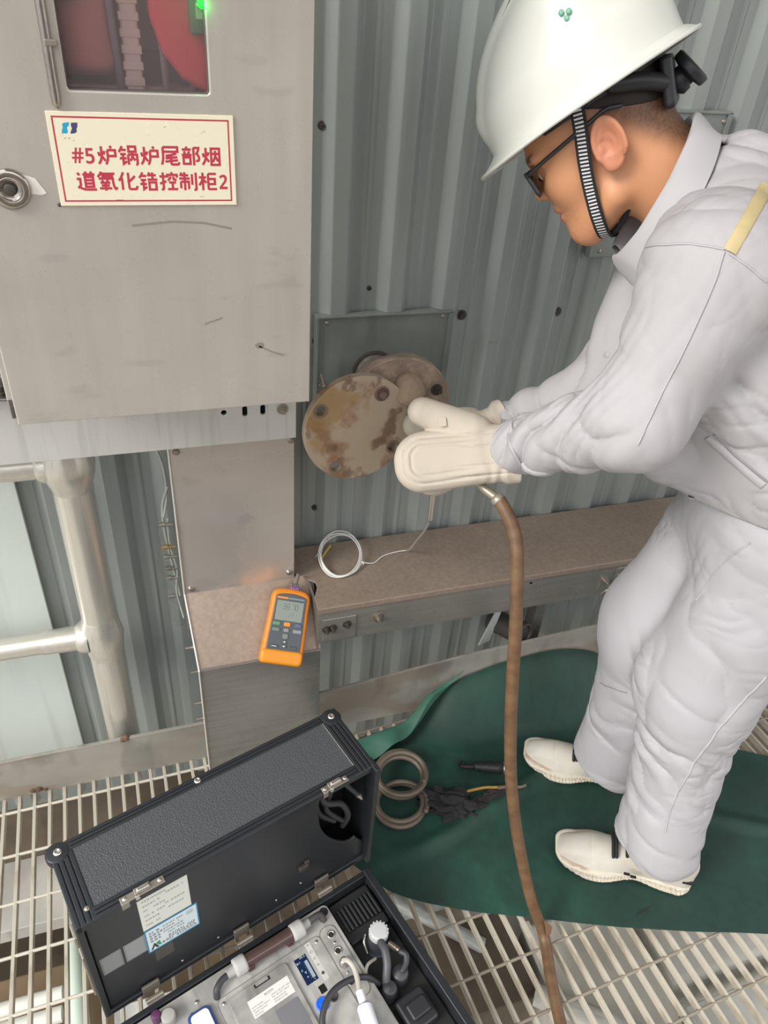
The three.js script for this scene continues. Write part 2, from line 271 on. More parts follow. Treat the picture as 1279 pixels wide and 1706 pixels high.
// ---------------------------------------------------------------- green tarpaulin
M.tarp = std({ color: 0x30594e, roughness: 0.62, side: THREE.DoubleSide, map: tex(512, 512, (u, v) => {
  const a = fbm(u * 3, v * 3, 71, 3, 6), b = fbm(u * 10, v * 10, 77, 10, 5), c = fbm(u * 60, v * 60, 79, 60, 2);
  let k = mixc([0.72, 0.80, 0.79], [1.0, 1.12, 1.08], smooth(0.35, 0.75, a)); k = mixc(k, [0.82, 0.72, 0.70], 0.45 * smooth(0.5, 0.75, b)); return k.map((x) => 0.8 * x * (0.92 + 0.16 * c));
}) });
{
  const near = new THREE.CatmullRomCurve3([[0.29, -0.80], [0.352, -0.722], [0.473, -0.652], [0.642, -0.583], [0.78, -0.53], [0.931, -0.479], [1.073, -0.434], [1.4, -0.31], [1.8, -0.16]].map(([x, z]) => V(x, 0, z)));
  const far = new THREE.CatmullRomCurve3([[0.30, 0, -1.0], [0.42, 0, -1.06], [0.55, 0.012, -1.135], [0.66, 0.085, -1.15], [0.84, 0.128, -1.152], [0.98, 0.125, -1.15], [1.09, 0.075, -1.14], [1.16, 0.004, -1.05], [1.26, 0, -0.88], [1.40, 0, -0.785], [1.9, 0, -0.5]].map((p) => V(...p)));
  const NS = 150, NT = 70, pos = [], uv = [], ix = [];
  for (let i = 0; i <= NS; i++) for (let j = 0; j <= NT; j++) {
    const s = i / NS, t = j / NT, a = near.getPoint(s), b = far.getPoint(s), p = a.clone().lerp(b, t), up = b.y * smooth(0.74, 1, t);
    const x = p.x, z = p.z; let y = 0.0035 + up;
    y += 0.009 * Math.pow(fbm(x * 3 + z * 1.5, z * 5, 83, 64, 4), 2) + 0.016 * Math.max(0, 1 - Math.abs((z + 0.80 + (x - 0.5) * 0.26 + 0.02 * vnoise(x * 8, 1, 5)) / 0.025)) * smooth(0.35, 0.55, x) * smooth(1.0, 0.8, x);
    y += 0.012 * Math.max(0, 1 - Math.abs((z + 0.72 - (x - 1.05) * 0.5 + 0.02 * vnoise(x * 9, 4, 8)) / 0.03)) * smooth(0.98, 1.1, x);
    pos.push(x, y, z); uv.push(x * 1.15, z * 1.15);
    if (i < NS && j < NT) { const k = i * (NT + 1) + j; ix.push(k, k + NT + 1, k + 1, k + 1, k + NT + 1, k + NT + 2); }
  }
  const g = new THREE.BufferGeometry(); g.setIndex(ix); g.setAttribute('position', new THREE.Float32BufferAttribute(pos, 3)); g.setAttribute('uv', new THREE.Float32BufferAttribute(uv, 2)); g.computeVertexNormals();
  const o = worldThing('tarpaulin', 'dirty dark green tarpaulin spread on the grating under the worker', 'tarpaulin', [0.85, 0, -0.8]);
  part('sheet', g, M.tarp, o);
  part('tear', slab(polyShape([[-0.024, 0], [-0.01, 0.0022], [0.01, 0.0012], [0.024, 0.001], [0.008, -0.0012], [-0.012, -0.0014]]), 0, 0.0006, 0).rotateX(-Math.PI / 2).rotateY(0.15).translate(0.853, 0.0062, -0.545), M.rubber, o, 'small dark slit');
  // the turned-up edge at its back left corner
  const A = new THREE.CatmullRomCurve3([[0.335, 0.004, -1.06], [0.42, 0.006, -1.07], [0.50, 0.01, -1.07], [0.60, 0.06, -1.13], [0.672, 0.115, -1.152]].map((p) => V(...p))), B = new THREE.CatmullRomCurve3([[0.33, 0.012, -1.13], [0.405, 0.055, -1.12], [0.485, 0.07, -1.115], [0.56, 0.082, -1.140], [0.676, 0.128, -1.154]].map((p) => V(...p)));
  const C2 = new THREE.CatmullRomCurve3([[0.36, 0.02, -1.02], [0.435, 0.035, -1.03], [0.50, 0.046, -1.055], [0.585, 0.088, -1.115], [0.678, 0.125, -1.15]].map((p) => V(...p)));
  const q = [], qu = [], qi = [];
  for (let i = 0; i <= 40; i++) for (let j = 0; j <= 16; j++) {
    const s = i / 40, t = j / 16, a = A.getPoint(s), b = B.getPoint(s), c = C2.getPoint(s), p = a.multiplyScalar((1 - t) * (1 - t)).addScaledVector(b, 2 * t * (1 - t) * 1.15).addScaledVector(c, t * t).addScaledVector(b, -0.3 * t * (1 - t));
    p.y += 0.008 * Math.sin(s * 17 + t * 2) * t; q.push(p.x, Math.max(p.y, 0.004), p.z); qu.push(s * 0.4, t * 0.12);
    if (i < 40 && j < 16) { const k = i * 17 + j; qi.push(k, k + 17, k + 1, k + 1, k + 17, k + 18); }
  }
  const f = new THREE.BufferGeometry(); f.setIndex(qi); f.setAttribute('position', new THREE.Float32BufferAttribute(q, 3)); f.setAttribute('uv', new THREE.Float32BufferAttribute(qu, 2)); f.computeVertexNormals();
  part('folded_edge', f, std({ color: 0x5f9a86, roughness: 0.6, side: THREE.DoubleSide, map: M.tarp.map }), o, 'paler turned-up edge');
}
// ---------------------------------------------------------------- stainless control cabinet with a window in its door
M.cab = phys({ color: 0xc8c2bb, metalness: 0.38, roughness: 0.40, map: rep(tex(512, 512, (u, v) => {
  const a = fbm(u * 3, v * 3, 101, 3, 6), b = fbm(u * 40, v * 3, 103, 40, 3, 3), m = smooth(0.70, 0.78, fbm(u * 7, v * 22, 107, 7, 4, 22));
  return 0.90 + 0.10 * a - 0.05 * (b - 0.5) - 0.04 * m;
}), 1.7), roughnessMap: rep(T.rough, 3) });
const cabinet = worldThing('control_cabinet', 'large stainless steel control cabinet with a dark window in its door', 'cabinet', [0.025, 1.05, -1.0]);
{
  const Z = -0.92;
  part('body', [box(-0.172, 1.045, -1.09, 0.209, 1.075, -0.945, 0.002), box(-0.172, 1.045, -1.09, -0.160, 1.80, -0.945, 0.002), box(0.197, 1.045, -1.09, 0.209, 1.80, -0.945, 0.002), box(-0.172, 1.77, -1.09, 0.209, 1.80, -0.945, 0.002), box(-0.172, 1.045, -1.09, 0.209, 1.80, -1.08, 0.002)], M.cab, cabinet);
  const s = polyShape([[-0.1615, 1.0495], [0.2135, 1.0495], [0.2135, 1.80], [-0.1615, 1.80]]), hole = roundRect(-0.041, 1.426, 0.1005, 1.70, 0.004, THREE.Path);
  s.holes.push(hole);
  const door = part('door', slab(s, Z - 0.022, Z, 0.0018, 3), M.cab, cabinet);
  part('window_pane', box(-0.044, 1.423, Z - 0.012, 0.1035, 1.703, Z - 0.009, 0), phys({ color: 0xf0e8ea, transmission: 0.95, thickness: 0, roughness: 0.08, ior: 1.5 }), door);
  const rim = roundRect(-0.0425, 1.4245, 0.102, 1.7015, 0.005); rim.holes.push(roundRect(-0.0400, 1.427, 0.0995, 1.699, 0.004, THREE.Path));
  part('window_gasket', slab(rim, Z - 0.014, Z - 0.004, 0.0004, 1), std({ color: 0x57504e, roughness: 0.8 }), door);
  // the rolled trim left of the window, with its little clip
  part('trim_strip', [lathe(V(-0.0535, 1.408, Z + 0.001), V(0, 1, 0), [[0, 0], [0.004, 0.004], [0.005, 0.012], [0.005, 0.3]], 20)], M.steelShiny, door);
  part('clip', [box(-0.0555, 1.464, Z + 0.004, -0.0435, 1.470, Z + 0.008, 0.001), cyl(V(-0.0455, 1.467, Z), V(-0.0455, 1.467, Z + 0.010), 0.002)], M.bolt, door);
  // quarter-turn lock
  const lx = -0.1135, ly = 1.3315, lock = part('lock', lathe(V(lx, ly, Z), V(0, 0, 1), [[0.0205, 0], [0.0205, 0.003], [0.0185, 0.0055], [0.0135, 0.0065], [0.0128, 0.0045], [0.0122, 0.0060], [0.0105, 0.0060], [0.0100, 0.0025], [0, 0.0025]], 40), M.steelShiny, door);
  part('key_slot', [lathe(V(lx, ly, Z + 0.002), V(0, 0, 1), [[0.0062, 0], [0.0062, 0.003], [0.005, 0.004], [0, 0.0042]], 24), box(lx - 0.0098, ly - 0.0014, Z + 0.002, lx - 0.004, ly + 0.0014, Z + 0.0052, 0.0006)], M.boltDark, lock);
  part('torn_sticker', slab(polyShape([[-0.100, 1.346], [-0.087, 1.342], [-0.078, 1.327], [-0.083, 1.325], [-0.094, 1.326], [-0.099, 1.322]]), Z + 0.0001, Z + 0.0007, 0.0002, 1), std({ color: 0xd9d6cf, roughness: 0.7 }), door, 'white torn sticker beside the lock');
  // scuffs that stay where the door was rubbed
  const scuff = std({ color: 0x8f8780, roughness: 0.7, metalness: 0.3 });
  for (const pts of [[[0.005, 1.292], [0.05, 1.296], [0.085, 1.294], [0.117, 1.287]], [[0.078, 1.171], [0.10, 1.178]], [[0.145, 1.137], [0.162, 1.128], [0.178, 1.122]]])
    part('scuff', slab(polyShape([...pts.map(([x, y]) => [x, y + 0.0012]), ...pts.slice().reverse().map(([x, y]) => [x, y - 0.0010])]), Z, Z + 0.0003, 0, 1), scuff, door);
  part('scuff', slab(new THREE.Shape().absellipse(0.146, 1.138, 0.006, 0.0042, 0, Math.PI * 2), Z, Z + 0.0003, 0, 1), scuff, door);
  // behind the glass
  const inside = part('mounting_panel', box(-0.158, 1.06, -1.079, 0.196, 1.77, -1.072, 0), std({ color: 0xa39a9c, roughness: 0.7 }), cabinet);
  part('terminal_row', [box(-0.05, 1.36, -1.07, 0.13, 1.424, -1.03, 0.003), ...steps(-0.047, 17, 0.0105).map((x) => box(x, 1.37, -1.032, x + 0.008, 1.418, -1.022, 0.001))], std({ color: 0xa09e96, roughness: 0.6 }), inside);
  part('base_plate', box(-0.06, 1.42, -1.071, 0.13, 1.455, -1.06, 0.002), std({ color: 0x3d3c52, roughness: 0.6 }), inside);
  part('transformer', lathe(V(-0.02, 1.435, -1.035), V(0, 1, 0), [[0, 0], [0.026, 0.0], [0.034, 0.012], [0.036, 0.3], [0, 0.3]], 28), std({ color: 0xb87874, roughness: 0.6 }), inside, 'brownish red round module');
  part('power_module', slab(polyShape([[0.048, 1.49], [0.058, 1.458], [0.076, 1.436], [0.098, 1.424], [0.155, 1.420], [0.155, 1.75], [0.046, 1.75]]), -1.07, -1.0, 0.006, 3), std({ color: 0xd84a54, roughness: 0.55 }), inside, 'red module');
  part('wire_duct', [box(0.018, 1.40, -1.06, 0.036, 1.75, -1.02, 0.003), ...steps(1.41, 22, 0.015).map((y) => box(0.0165, y, -1.03, 0.0375, y + 0.008, -1.019, 0.001))], std({ color: 0xe0dace, roughness: 0.6 }), inside, 'pale slotted wire duct');
  for (const [x0, x1, c] of [[0.047, 0.058, 0x9a8c92], [0.004, 0.010, 0x7b7b86], [0.083, 0.088, 0x8f8588]]) part('wire', tube([[x0, 1.70, -1.015], [x0 + 0.003, 1.55, -1.01], [x1, 1.47, -1.012], [x1 + 0.002, 1.42, -1.025]], 0.0038, 24, 8), std({ color: c, roughness: 0.5 }), inside);
  part('display_module', box(0.086, 1.478, -1.0, 0.128, 1.56, -0.985, 0.003), std({ color: 0x5c6660, roughness: 0.5 }), inside);
  for (const x of [0.0925, 0.1085]) part('display_window', box(x, 1.492, -0.986, x + 0.0125, 1.506, -0.983, 0.001), std({ color: 0x9fb3a6, roughness: 0.4 }), inside);
  part('green_module', box(-0.06, 1.502, -1.0, -0.02, 1.56, -0.985, 0.003), std({ color: 0x4f6b5c, roughness: 0.5 }), inside);
  part('status_lamp', lathe(V(0.0985, 1.5055, Z - 0.008), V(0, 0, 1), [[0.004, 0], [0.004, 0.003], [0.0025, 0.0055], [0, 0.006]], 16), std({ color: 0x20c020, emissive: 0x18e838, emissiveIntensity: 2.2 }), door, 'glowing green status lamp');
  inside.position.z += 0.05;
  const led = new THREE.PointLight(0x30ff50, 0.0015, 0); led.position.set(0.0985, 1.5055, Z + 0.002); led.shadow.radius = 0.2; led.castShadow = true; scene.add(led);
}
// ---------------------------------------------------------------- the red and cream sign, drawn stroke by stroke
const GLYPH = {
  lu: 'M12 35L17 55M42 30L34 48M27 8L27 45Q25 75 8 92M27 55L42 78M68 6L76 17M55 26H92V54H55M55 26V55Q54 78 42 94',
  guo: 'M24 6Q18 22 6 34M20 24H42M12 44H40M8 64H42M25 44V90L42 78M54 8H88V32H54ZM50 46H93V88Q93 94 84 93M50 46V95M71 32V52Q68 66 58 76M71 58L84 74',
  wei: 'M16 8H88V30H16M16 8V45Q15 75 6 93M82 38Q55 48 28 50M26 62L86 56M24 78L88 71M54 46V84Q54 92 62 92H86Q92 92 93 80',
  bu: 'M28 4L33 14M8 18H54M18 26L23 40M44 26L38 40M6 44H56M14 56H48V88H14ZM66 8V96M66 10H92Q90 26 80 38Q94 48 92 66Q90 76 76 72',
  yan: 'M10 35L15 55M40 30L32 48M25 8L25 45Q23 75 6 92M25 55L40 78M52 12H94V92H52ZM58 38H88M73 22V40Q72 62 58 78M74 50L88 76',
  dao: 'M48 4L54 14M80 4L74 14M36 18H94M64 18L60 30M46 30H84V78H46ZM46 46H84M46 62H84M12 10L22 22M6 40H22V70L8 86M14 78Q30 92 50 92H96',
  yang: 'M26 4Q20 18 6 30M24 14H90M24 26H82M10 38H78Q78 70 84 84Q90 96 95 80M24 46L30 54M54 44L48 54M16 58H64M20 72H60M10 86H70M40 58V98',
  hua: 'M30 6Q22 30 6 48M22 34V94M86 24Q70 44 48 56M54 8V80Q54 90 64 90H84Q92 90 94 74',
  gao: 'M24 6Q18 22 6 34M20 24H42M12 44H40M8 64H42M25 44V90L42 78M58 6L50 26M54 20H90M72 6V42M46 42H96M54 56H88V92H54Z',
  kong: 'M6 26H40M24 6V84Q24 94 12 90M6 62L40 50M68 4V14M46 32V18H94V32M62 26Q58 40 46 46M76 26V36Q76 44 92 42M52 56H88M70 56V88M44 90H96',
  zhi: 'M18 6L10 24M14 20H52M4 36H58M32 4V96M12 52H52V82Q52 86 46 86M12 52V86M70 14V68M90 6V88Q90 96 78 92',
  gui: 'M4 30H42M24 6V96M24 32Q18 56 4 70M26 40L42 58M52 12V92M52 12H94M52 90H96M54 38H86V64H54',
  she: 'M14 10L22 20M6 38H22V84L34 74M48 10V26Q46 40 38 44M48 10H78V34Q78 40 92 38M42 52H84Q74 78 42 94M50 58Q64 82 92 94',
  bei: 'M36 4Q26 22 10 32M32 16H74Q56 42 6 54M34 26Q56 46 94 52M24 60H76V94H24ZM24 77H76M50 60V94',
  guan: 'M22 4L10 22M20 14H46M64 4L54 22M62 14H92M50 24V34M12 48V36H90V48M30 50H74V64H30V96H78V80H30',
  li: 'M6 14H40M8 44H38M4 82L42 72M23 14V76M50 10H92V50H50ZM50 30H92M71 10V90M52 70H92M44 92H98',
  ka: 'M50 4V46M50 22H84M6 48H96M50 48V98M54 62L76 76',
};
function glyph(g, name, x, y, s, weight, color) {
  g.save(); g.translate(x, y); g.scale(s / 100, s / 100); g.lineWidth = weight; g.strokeStyle = color; g.lineCap = 'butt'; g.lineJoin = 'miter'; g.stroke(new Path2D(GLYPH[name])); g.restore();
}
const signTex = canvasTex(1536, 768, (g, w, h) => {
  g.fillStyle = '#e6dfc6'; g.fillRect(0, 0, w, h);
  for (let i = 0; i < 500; i++) { const x = hash(i, 1, 7) * w, y = hash(i, 2, 7) * h, r = 1 + 7 * hash(i, 3, 7) ** 3; g.fillStyle = hash(i, 4, 7) > 0.5 ? 'rgba(215,205,170,0.35)' : 'rgba(240,240,220,0.4)'; g.beginPath(); g.ellipse(x, y, r * 2.4, r, hash(i, 5, 7) * 3, 0, 7); g.fill(); }
  const red = '#b8384c'; g.strokeStyle = red; g.lineWidth = 14; g.strokeRect(46, 42, w - 92, h - 84);
  g.fillStyle = red; g.font = 'bold 178px sans-serif'; g.textBaseline = 'alphabetic';
  const s = 172, y1 = 254, y2 = 470;
  g.save(); g.translate(150, y1 + s - 18); g.scale(0.92, 1); g.fillText('#', 0, 0); g.restore(); g.save(); g.translate(258, y1 + s - 16); g.scale(0.86, 1); g.fillText('5', 0, 0); g.restore();
  ['lu', 'guo', 'lu', 'wei', 'bu', 'yan'].forEach((n, i) => glyph(g, n, 352 + i * 177, y1, s, 12.5, red));
  ['dao', 'yang', 'hua', 'gao', 'kong', 'zhi', 'gui'].forEach((n, i) => glyph(g, n, 154 + i * 174, y2, s, 12.5, red));
  g.save(); g.translate(1380, y2 + s - 16); g.scale(0.86, 1); g.fillText('2', 0, 0); g.restore();
  g.fillStyle = '#2d9cc4'; g.beginPath(); g.moveTo(118, 98); g.quadraticCurveTo(128, 84, 176, 84); g.lineTo(168, 112); g.quadraticCurveTo(150, 118, 152, 136); g.quadraticCurveTo(158, 148, 150, 170); g.lineTo(104, 172); g.lineTo(110, 140); g.quadraticCurveTo(122, 130, 118, 98); g.fill();
  g.fillStyle = '#45456e'; g.beginPath(); g.moveTo(190, 86); g.lineTo(240, 84); g.quadraticCurveTo(236, 104, 236, 118); g.quadraticCurveTo(222, 130, 226, 152); g.quadraticCurveTo(218, 172, 172, 172); g.lineTo(180, 146); g.quadraticCurveTo(192, 140, 188, 120); g.quadraticCurveTo(182, 110, 190, 86); g.fill();
  g.fillStyle = 'rgba(70,60,60,0.7)'; for (const [x, y] of [[118, 206], [128, 200], [150, 208], [158, 202], [186, 222]]) g.fillRect(x, y, 6, 9);
  g.fillStyle = 'rgba(70,62,55,0.8)'; for (const [x, y, a, b] of [[936, 104, 14, 4], [952, 96, 10, 3], [1268, 132, 20, 4], [1250, 146, 16, 3], [800, 168, 5, 4], [540, 372, 5, 5], [1200, 690, 40, 3], [470, 716, 60, 3]]) g.fillRect(x, y, a, b);
});
{
  const o = worldThing('sign_plate', 'cream plate with red border and red Chinese lettering on the cabinet door', 'sign', [0.03, 1.3143, -0.9195]);
  const g = box(-0.066, 1.3143, -0.9198, 0.1238, 1.4068, -0.9178, 0.0004, 1), p = g.attributes.position, uv = g.attributes.uv;
  for (let i = 0; i < p.count; i++) uv.setXY(i, (p.getX(i) + 0.066) / 0.1898, (p.getY(i) - 1.3143) / 0.0925);
  part('plate', g, std({ map: signTex, roughness: 0.45 }), o);
  part('rivet', dome(V(-0.0675, 1.3150, -0.9196), V(0, 0, 1), 0.0022), M.boltDark, o);
}
// ---------------------------------------------------------------- painted channel under the cabinet
{
  const o = worldThing('support_channel', 'pale grey slotted steel channel carrying the cabinet', 'channel', [-0.3, 0.884, -1.1]);
  const s = polyShape([[-1.4, 0.884], [0.233, 0.884], [0.233, 1.0], [-1.4, 1.0]]);
  s.holes.push(circlePath(0.1133, 0.9437, 0.0046)); for (const x of [0.1474, 0.1771]) s.holes.push(roundRect(x - 0.0042, 0.9340, x + 0.0042, 0.9520, 0.0041, THREE.Path));
  part('web', slab(s, -1.106, -1.10, 0.001, 2), M.channel, o);
  part('flange', [box(-1.4, 0.884, -1.16, 0.233, 0.890, -1.104, 0.001), box(-1.4, 0.994, -1.16, 0.233, 1.0, -1.104, 0.001)], M.channel, o);
  part('backing', box(0.09, 0.905, -1.150, 0.20, 0.98, -1.145, 0), M.boltDark, o);
  part('wall_arm', [box(-0.02, 0.892, -1.29, 0.02, 0.93, -1.15, 0.001)], M.channel, o);
  part('bolt', bolt(V(0.2095, 0.9425, -1.10), V(0, 0, 1), 0.0062, 0.016), M.bolt, o);
  part('bracket', [box(-0.30, 1.0, -1.12, -0.178, 1.004, -1.085, 0.001), box(-0.30, 1.0, -1.12, -0.178, 1.025, -1.116, 0.001)], M.steel, o);
  part('bolt', bolt(V(-0.2040, 1.004, -1.10), V(0, 1, 0.25), 0.007, 0.016), M.boltDark, o);
}
// ---------------------------------------------------------------- cable riser: upper plate, sloping cover, lower plate
M.plate = phys({ color: 0xd6cdc4, metalness: 0.48, roughness: 0.30, map: rep(tex(512, 512, (u, v) => {
  const a = fbm(u * 3, v * 3, 121, 3, 6), m = smooth(0.62, 0.72, fbm(u * 9, v * 9, 127, 9, 4)); return 0.88 + 0.12 * a - 0.035 * m; }), 2.2),
  roughnessMap: rep(tex(512, 512, (u, v) => 0.55 + 0.75 * smooth(0.35, 0.7, fbm(u * 4, v * 4, 131, 4, 6)), false), 2.2) });
M.dusty = phys({ color: 0xa89c92, metalness: 0.45, roughness: 0.55, map: rep(tex(512, 512, (u, v) => {
  const a = fbm(u * 3, v * 3, 141, 3, 6), s = fbm(u * 90, v * 90, 147, 90, 2); return mixc([0.86, 0.83, 0.80], [1, 0.97, 0.94], a).map((c) => c * (0.93 + 0.12 * s)); }), 1.8) });
M.tin = phys({ color: 0xaaa7a1, metalness: 0.55, roughness: 0.38, map: rep(T.brushed, 2.5), roughnessMap: rep(T.rough, 3) });
{
  const o = worldThing('cable_riser', 'upright stainless cable duct with screwed front plate left of the tray', 'cable duct', [0.14, 0, -1.2]);
  const up = part('front_plate', box(0.022, 0.482, -1.196, 0.2485, 0.858, -1.190, 0.0015), M.plate, o);
  for (const [x, y] of [[0.0345, 0.824], [0.2425, 0.826], [0.0345, 0.496], [0.2375, 0.503]]) part('screw', lathe(V(x, y, -1.19), V(0, 0, 1), [[0.0068, 0], [0.0068, 0.0012], [0.005, 0.002], [0.005, 0.0048], [0.0042, 0.0058], [0, 0.0058]], 20), M.bolt, up);
  part('side_wall', [box(0.0195, 0.36, -1.285, 0.0225, 0.86, -1.189, 0.001), box(0.246, 0.48, -1.285, 0.2485, 0.858, -1.196, 0.001)], M.tin, o);
  // the sloping cover, 1.5 mm sheet
  const n = V(0, 0.105, 0.125).normalize(), a = V(0, 0.4855, -1.192), b = V(0, 0.362, -1.0865);
  const sh = new THREE.Shape(); sh.moveTo(0.022, 0); sh.lineTo(0.2885, 0); sh.lineTo(0.2885, 0.075); sh.lineTo(0.284, 0.155); sh.lineTo(0.284, 0.1625); sh.lineTo(0.031, 0.1625); sh.closePath();
  const g = new THREE.ExtrudeGeometry(sh, { depth: 0.002, bevelEnabled: true, bevelThickness: 0.0006, bevelSize: 0.0006, bevelSegments: 2 }); uvBox(g);
  const yd = b.clone().sub(a).normalize(), m = new THREE.Matrix4().makeBasis(V(1, 0, 0), yd, V(1, 0, 0).cross(yd)).setPosition(a); g.applyMatrix4(m);
  part('sloping_cover', g, M.dusty, o);
  part('lower_plate', box(0.031, -0.002, -1.092, 0.284, 0.366, -1.0865, 0.0015), M.tin, o);
  part('side_wall', box(0.031, -0.002, -1.15, 0.034, 0.36, -1.09, 0.001), M.tin, o);
  part('edge_flange', [cyl(V(0.0205, 0.858, -1.1885), V(0.0205, 0.486, -1.1885), 0.0019, 0.0019, 8), cyl(V(0.0205, 0.486, -1.1885), V(0.0300, 0.364, -1.0845), 0.0019, 0.0019, 8), cyl(V(0.0300, 0.364, -1.0845), V(0.0300, 0, -1.0845), 0.0019, 0.0019, 8)], std({ color: 0xe3dfd6, metalness: 0.4, roughness: 0.35 }), o, 'bright bent edge');
  for (const [y, z, r] of [[0.395, -1.125, 0.0052], [0.335, -1.112, 0.0036], [0.236, -1.112, 0.005], [0.184, -1.112, 0.0056]]) part('bolt', bolt(V(0.0195 + (y < 0.36 ? 0.011 : 0.006), y, z), V(-1, 0, 0), r, 0.017), M.bolt, o);
}
// loose wiring in a clear bag hanging behind the riser's left edge
{
  const o = worldThing('loose_wires', 'thin grey wires in a clear plastic sleeve along the left edge of the riser', 'wires', [0.0, 0.5, -1.24]);
  const w = std({ color: 0xaeb0ab, roughness: 0.5 });
  part('wire', tube([[-0.02, 0.90, -1.25], [-0.004, 0.83, -1.235], [0.009, 0.77, -1.225], [0.008, 0.70, -1.225], [-0.001, 0.66, -1.225]], 0.0028, 40, 8), w, o);
  part('wire', tube([[0.012, 0.73, -1.22], [0.0, 0.69, -1.225], [-0.003, 0.64, -1.225], [0.004, 0.55, -1.215], [0.012, 0.47, -1.205]], 0.0024, 40, 8), w, o);
  part('wire', tube([[0.006, 0.66, -1.215], [0.004, 0.60, -1.21], [0.012, 0.54, -1.205], [0.006, 0.48, -1.205], [0.014, 0.42, -1.19]], 0.0018, 40, 8), w, o);
  for (const [y, c] of [[0.655, 0x8f8c84], [0.60, 0xa8865c], [0.575, 0x8f8c84], [0.545, 0x7f7c76], [0.52, 0x8f8c84], [0.47, 0x8f8c84]]) part('terminal', [cyl(V(-0.012, y, -1.206), V(0.014, y - 0.002, -1.206), 0.0034, 0.0034, 10), cyl(V(-0.008, y, -1.206), V(0.0, y, -1.206), 0.005, 0.005, 6)], std({ color: c, metalness: 0.5, roughness: 0.45 }), o);
  const pos = [], ix = [], N = 24;
  for (let i = 0; i <= N; i++) for (let j = 0; j <= 8; j++) { const y = 0.66 - i / N * 0.27, t = j / 8, wd = 0.034 * (1 - 0.25 * Math.abs(i / N - 0.4)); pos.push(0.016 - t * wd + 0.003 * Math.sin(i * 1.7), y, -1.202 + 0.006 * Math.sin(t * 3.1) + 0.002 * Math.sin(i * 2.3 + j)); if (i < N && j < 8) { const k = i * 9 + j; ix.push(k, k + 9, k + 1, k + 1, k + 9, k + 10); } }
  const g = new THREE.BufferGeometry(); g.setIndex(ix); g.setAttribute('position', new THREE.Float32BufferAttribute(pos, 3)); g.computeVertexNormals();
  part('plastic_sleeve', g, phys({ color: 0xf4f6f4, transmission: 1, thickness: 0, roughness: 0.12, ior: 1.45, side: THREE.DoubleSide }), o, 'clear crinkled plastic');
}
// ---------------------------------------------------------------- cable tray along the wall
{
  const o = worldThing('cable_tray', 'long covered steel cable tray along the wall at knee height', 'cable tray', [1.5, 0.38, -1.19]);
  part('lid', [slab(polyShape([[0.2495, 1.288], [3.2, 1.288], [3.2, 1.084], [0.2755, 1.084], [0.2765, 1.120], [0.2885, 1.150], [0.2885, 1.165], [0.2495, 1.205]]), 0.482, 0.4855, 0.001).rotateX(-Math.PI / 2).scale(1, 1, 1), box(0.2755, 0.4705, -1.0855, 3.2, 0.484, -1.083, 0.001)], M.dusty, o);
  part('end_plate', slab(polyShape([[1.205, 0.483], [1.0866, 0.483], [1.0866, 0.366], [1.10, 0.378]]), 0.2765, 0.2780, 0.0004, 1).rotateY(Math.PI / 2).applyMatrix4(new THREE.Matrix4().makeScale(1, 1, 1)), M.tin, o);
  const s = polyShape([[0.277, 0.383], [3.2, 0.383], [3.2, 0.472], [0.277, 0.472]]); s.holes.push(polyShape([[0.7615, 0.4545], [0.7685, 0.4545], [0.7685, 0.4605], [0.7615, 0.4605]], THREE.Path));
  part('side', slab(s, -1.0885, -1.0865, 0.0004, 1), M.tin, o);
  part('side', box(0.286, 0.383, -1.288, 3.2, 0.48, -1.285, 0.0005), M.tin, o);
  part('bottom', box(0.286, 0.383, -1.288, 3.2, 0.386, -1.088, 0.0005), M.tin, o);
  const cp = part('splice_plate', slab(roundRect(0.2865, 0.388, 0.3585, 0.4508, 0.002), -1.0865, -1.0838, 0.0006, 1), M.tin, o);
  for (const [x, y] of [[0.2945, 0.4258], [0.3075, 0.4275], [0.3385, 0.4315]]) part('bolt', bolt(V(x, y - 0.002, -1.0838), V(0, 0, 1), 0.0062, 0.012), M.boltDark, cp);
  part('earth_clamp', [bolt(V(0.406, 0.434, -1.0865), V(0, 0, 1), 0.0072, 0.016), lathe(V(0.413, 0.434, -1.0865), V(0.35, 0, 1), [[0.006, 0], [0.016, 0.001], [0.016, 0.003], [0.006, 0.003]], 24)], M.bolt, o);
  const cp2 = part('splice_plate', slab(roundRect(0.985, 0.390, 1.065, 0.4625, 0.002), -1.0865, -1.0838, 0.0006, 1), M.tin, o);
  for (const [x, y] of [[1.0005, 0.4345], [1.04, 0.43]]) part('bolt', bolt(V(x, y, -1.0838), V(0, 0, 1), 0.006, 0.014), M.bolt, cp2);
  part('earth_clamp', [bolt(V(0.963, 0.4285, -1.0865), V(0, 0, 1), 0.0075, 0.016), tube([[0.963, 0.428, -1.078], [0.968, 0.415, -1.072], [0.962, 0.405, -1.074], [0.958, 0.395, -1.078]], 0.0028, 20, 8)], M.bolt, o);
  part('bracket_tip', slab(polyShape([[0.948, 0.384], [0.99, 0.384], [0.984, 0.340]]), -1.16, -1.157, 0.0005, 1), M.white, o, 'white triangular bracket end under the tray');
  part('tray_foot', box(0.90, 0.10, -1.27, 0.93, 0.383, -1.23, 0.002), M.tin, o);
}
solo('pipe', [cyl(V(0.80, 0.165, -1.27), V(0.845, 0.185, -1.18), 0.030, 0.030, 28), lathe(V(0.845, 0.185, -1.18), V(0.045, 0.02, 0.09), [[0.031, -0.012], [0.034, -0.01], [0.034, 0.004], [0.03, 0.008], [0.024, 0.004], [0.022, -0.01]], 28)], std({ color: 0x4d4a46, roughness: 0.55, metalness: 0.3 }), 'dark pipe stub at the wall foot behind the hose', 'pipe');
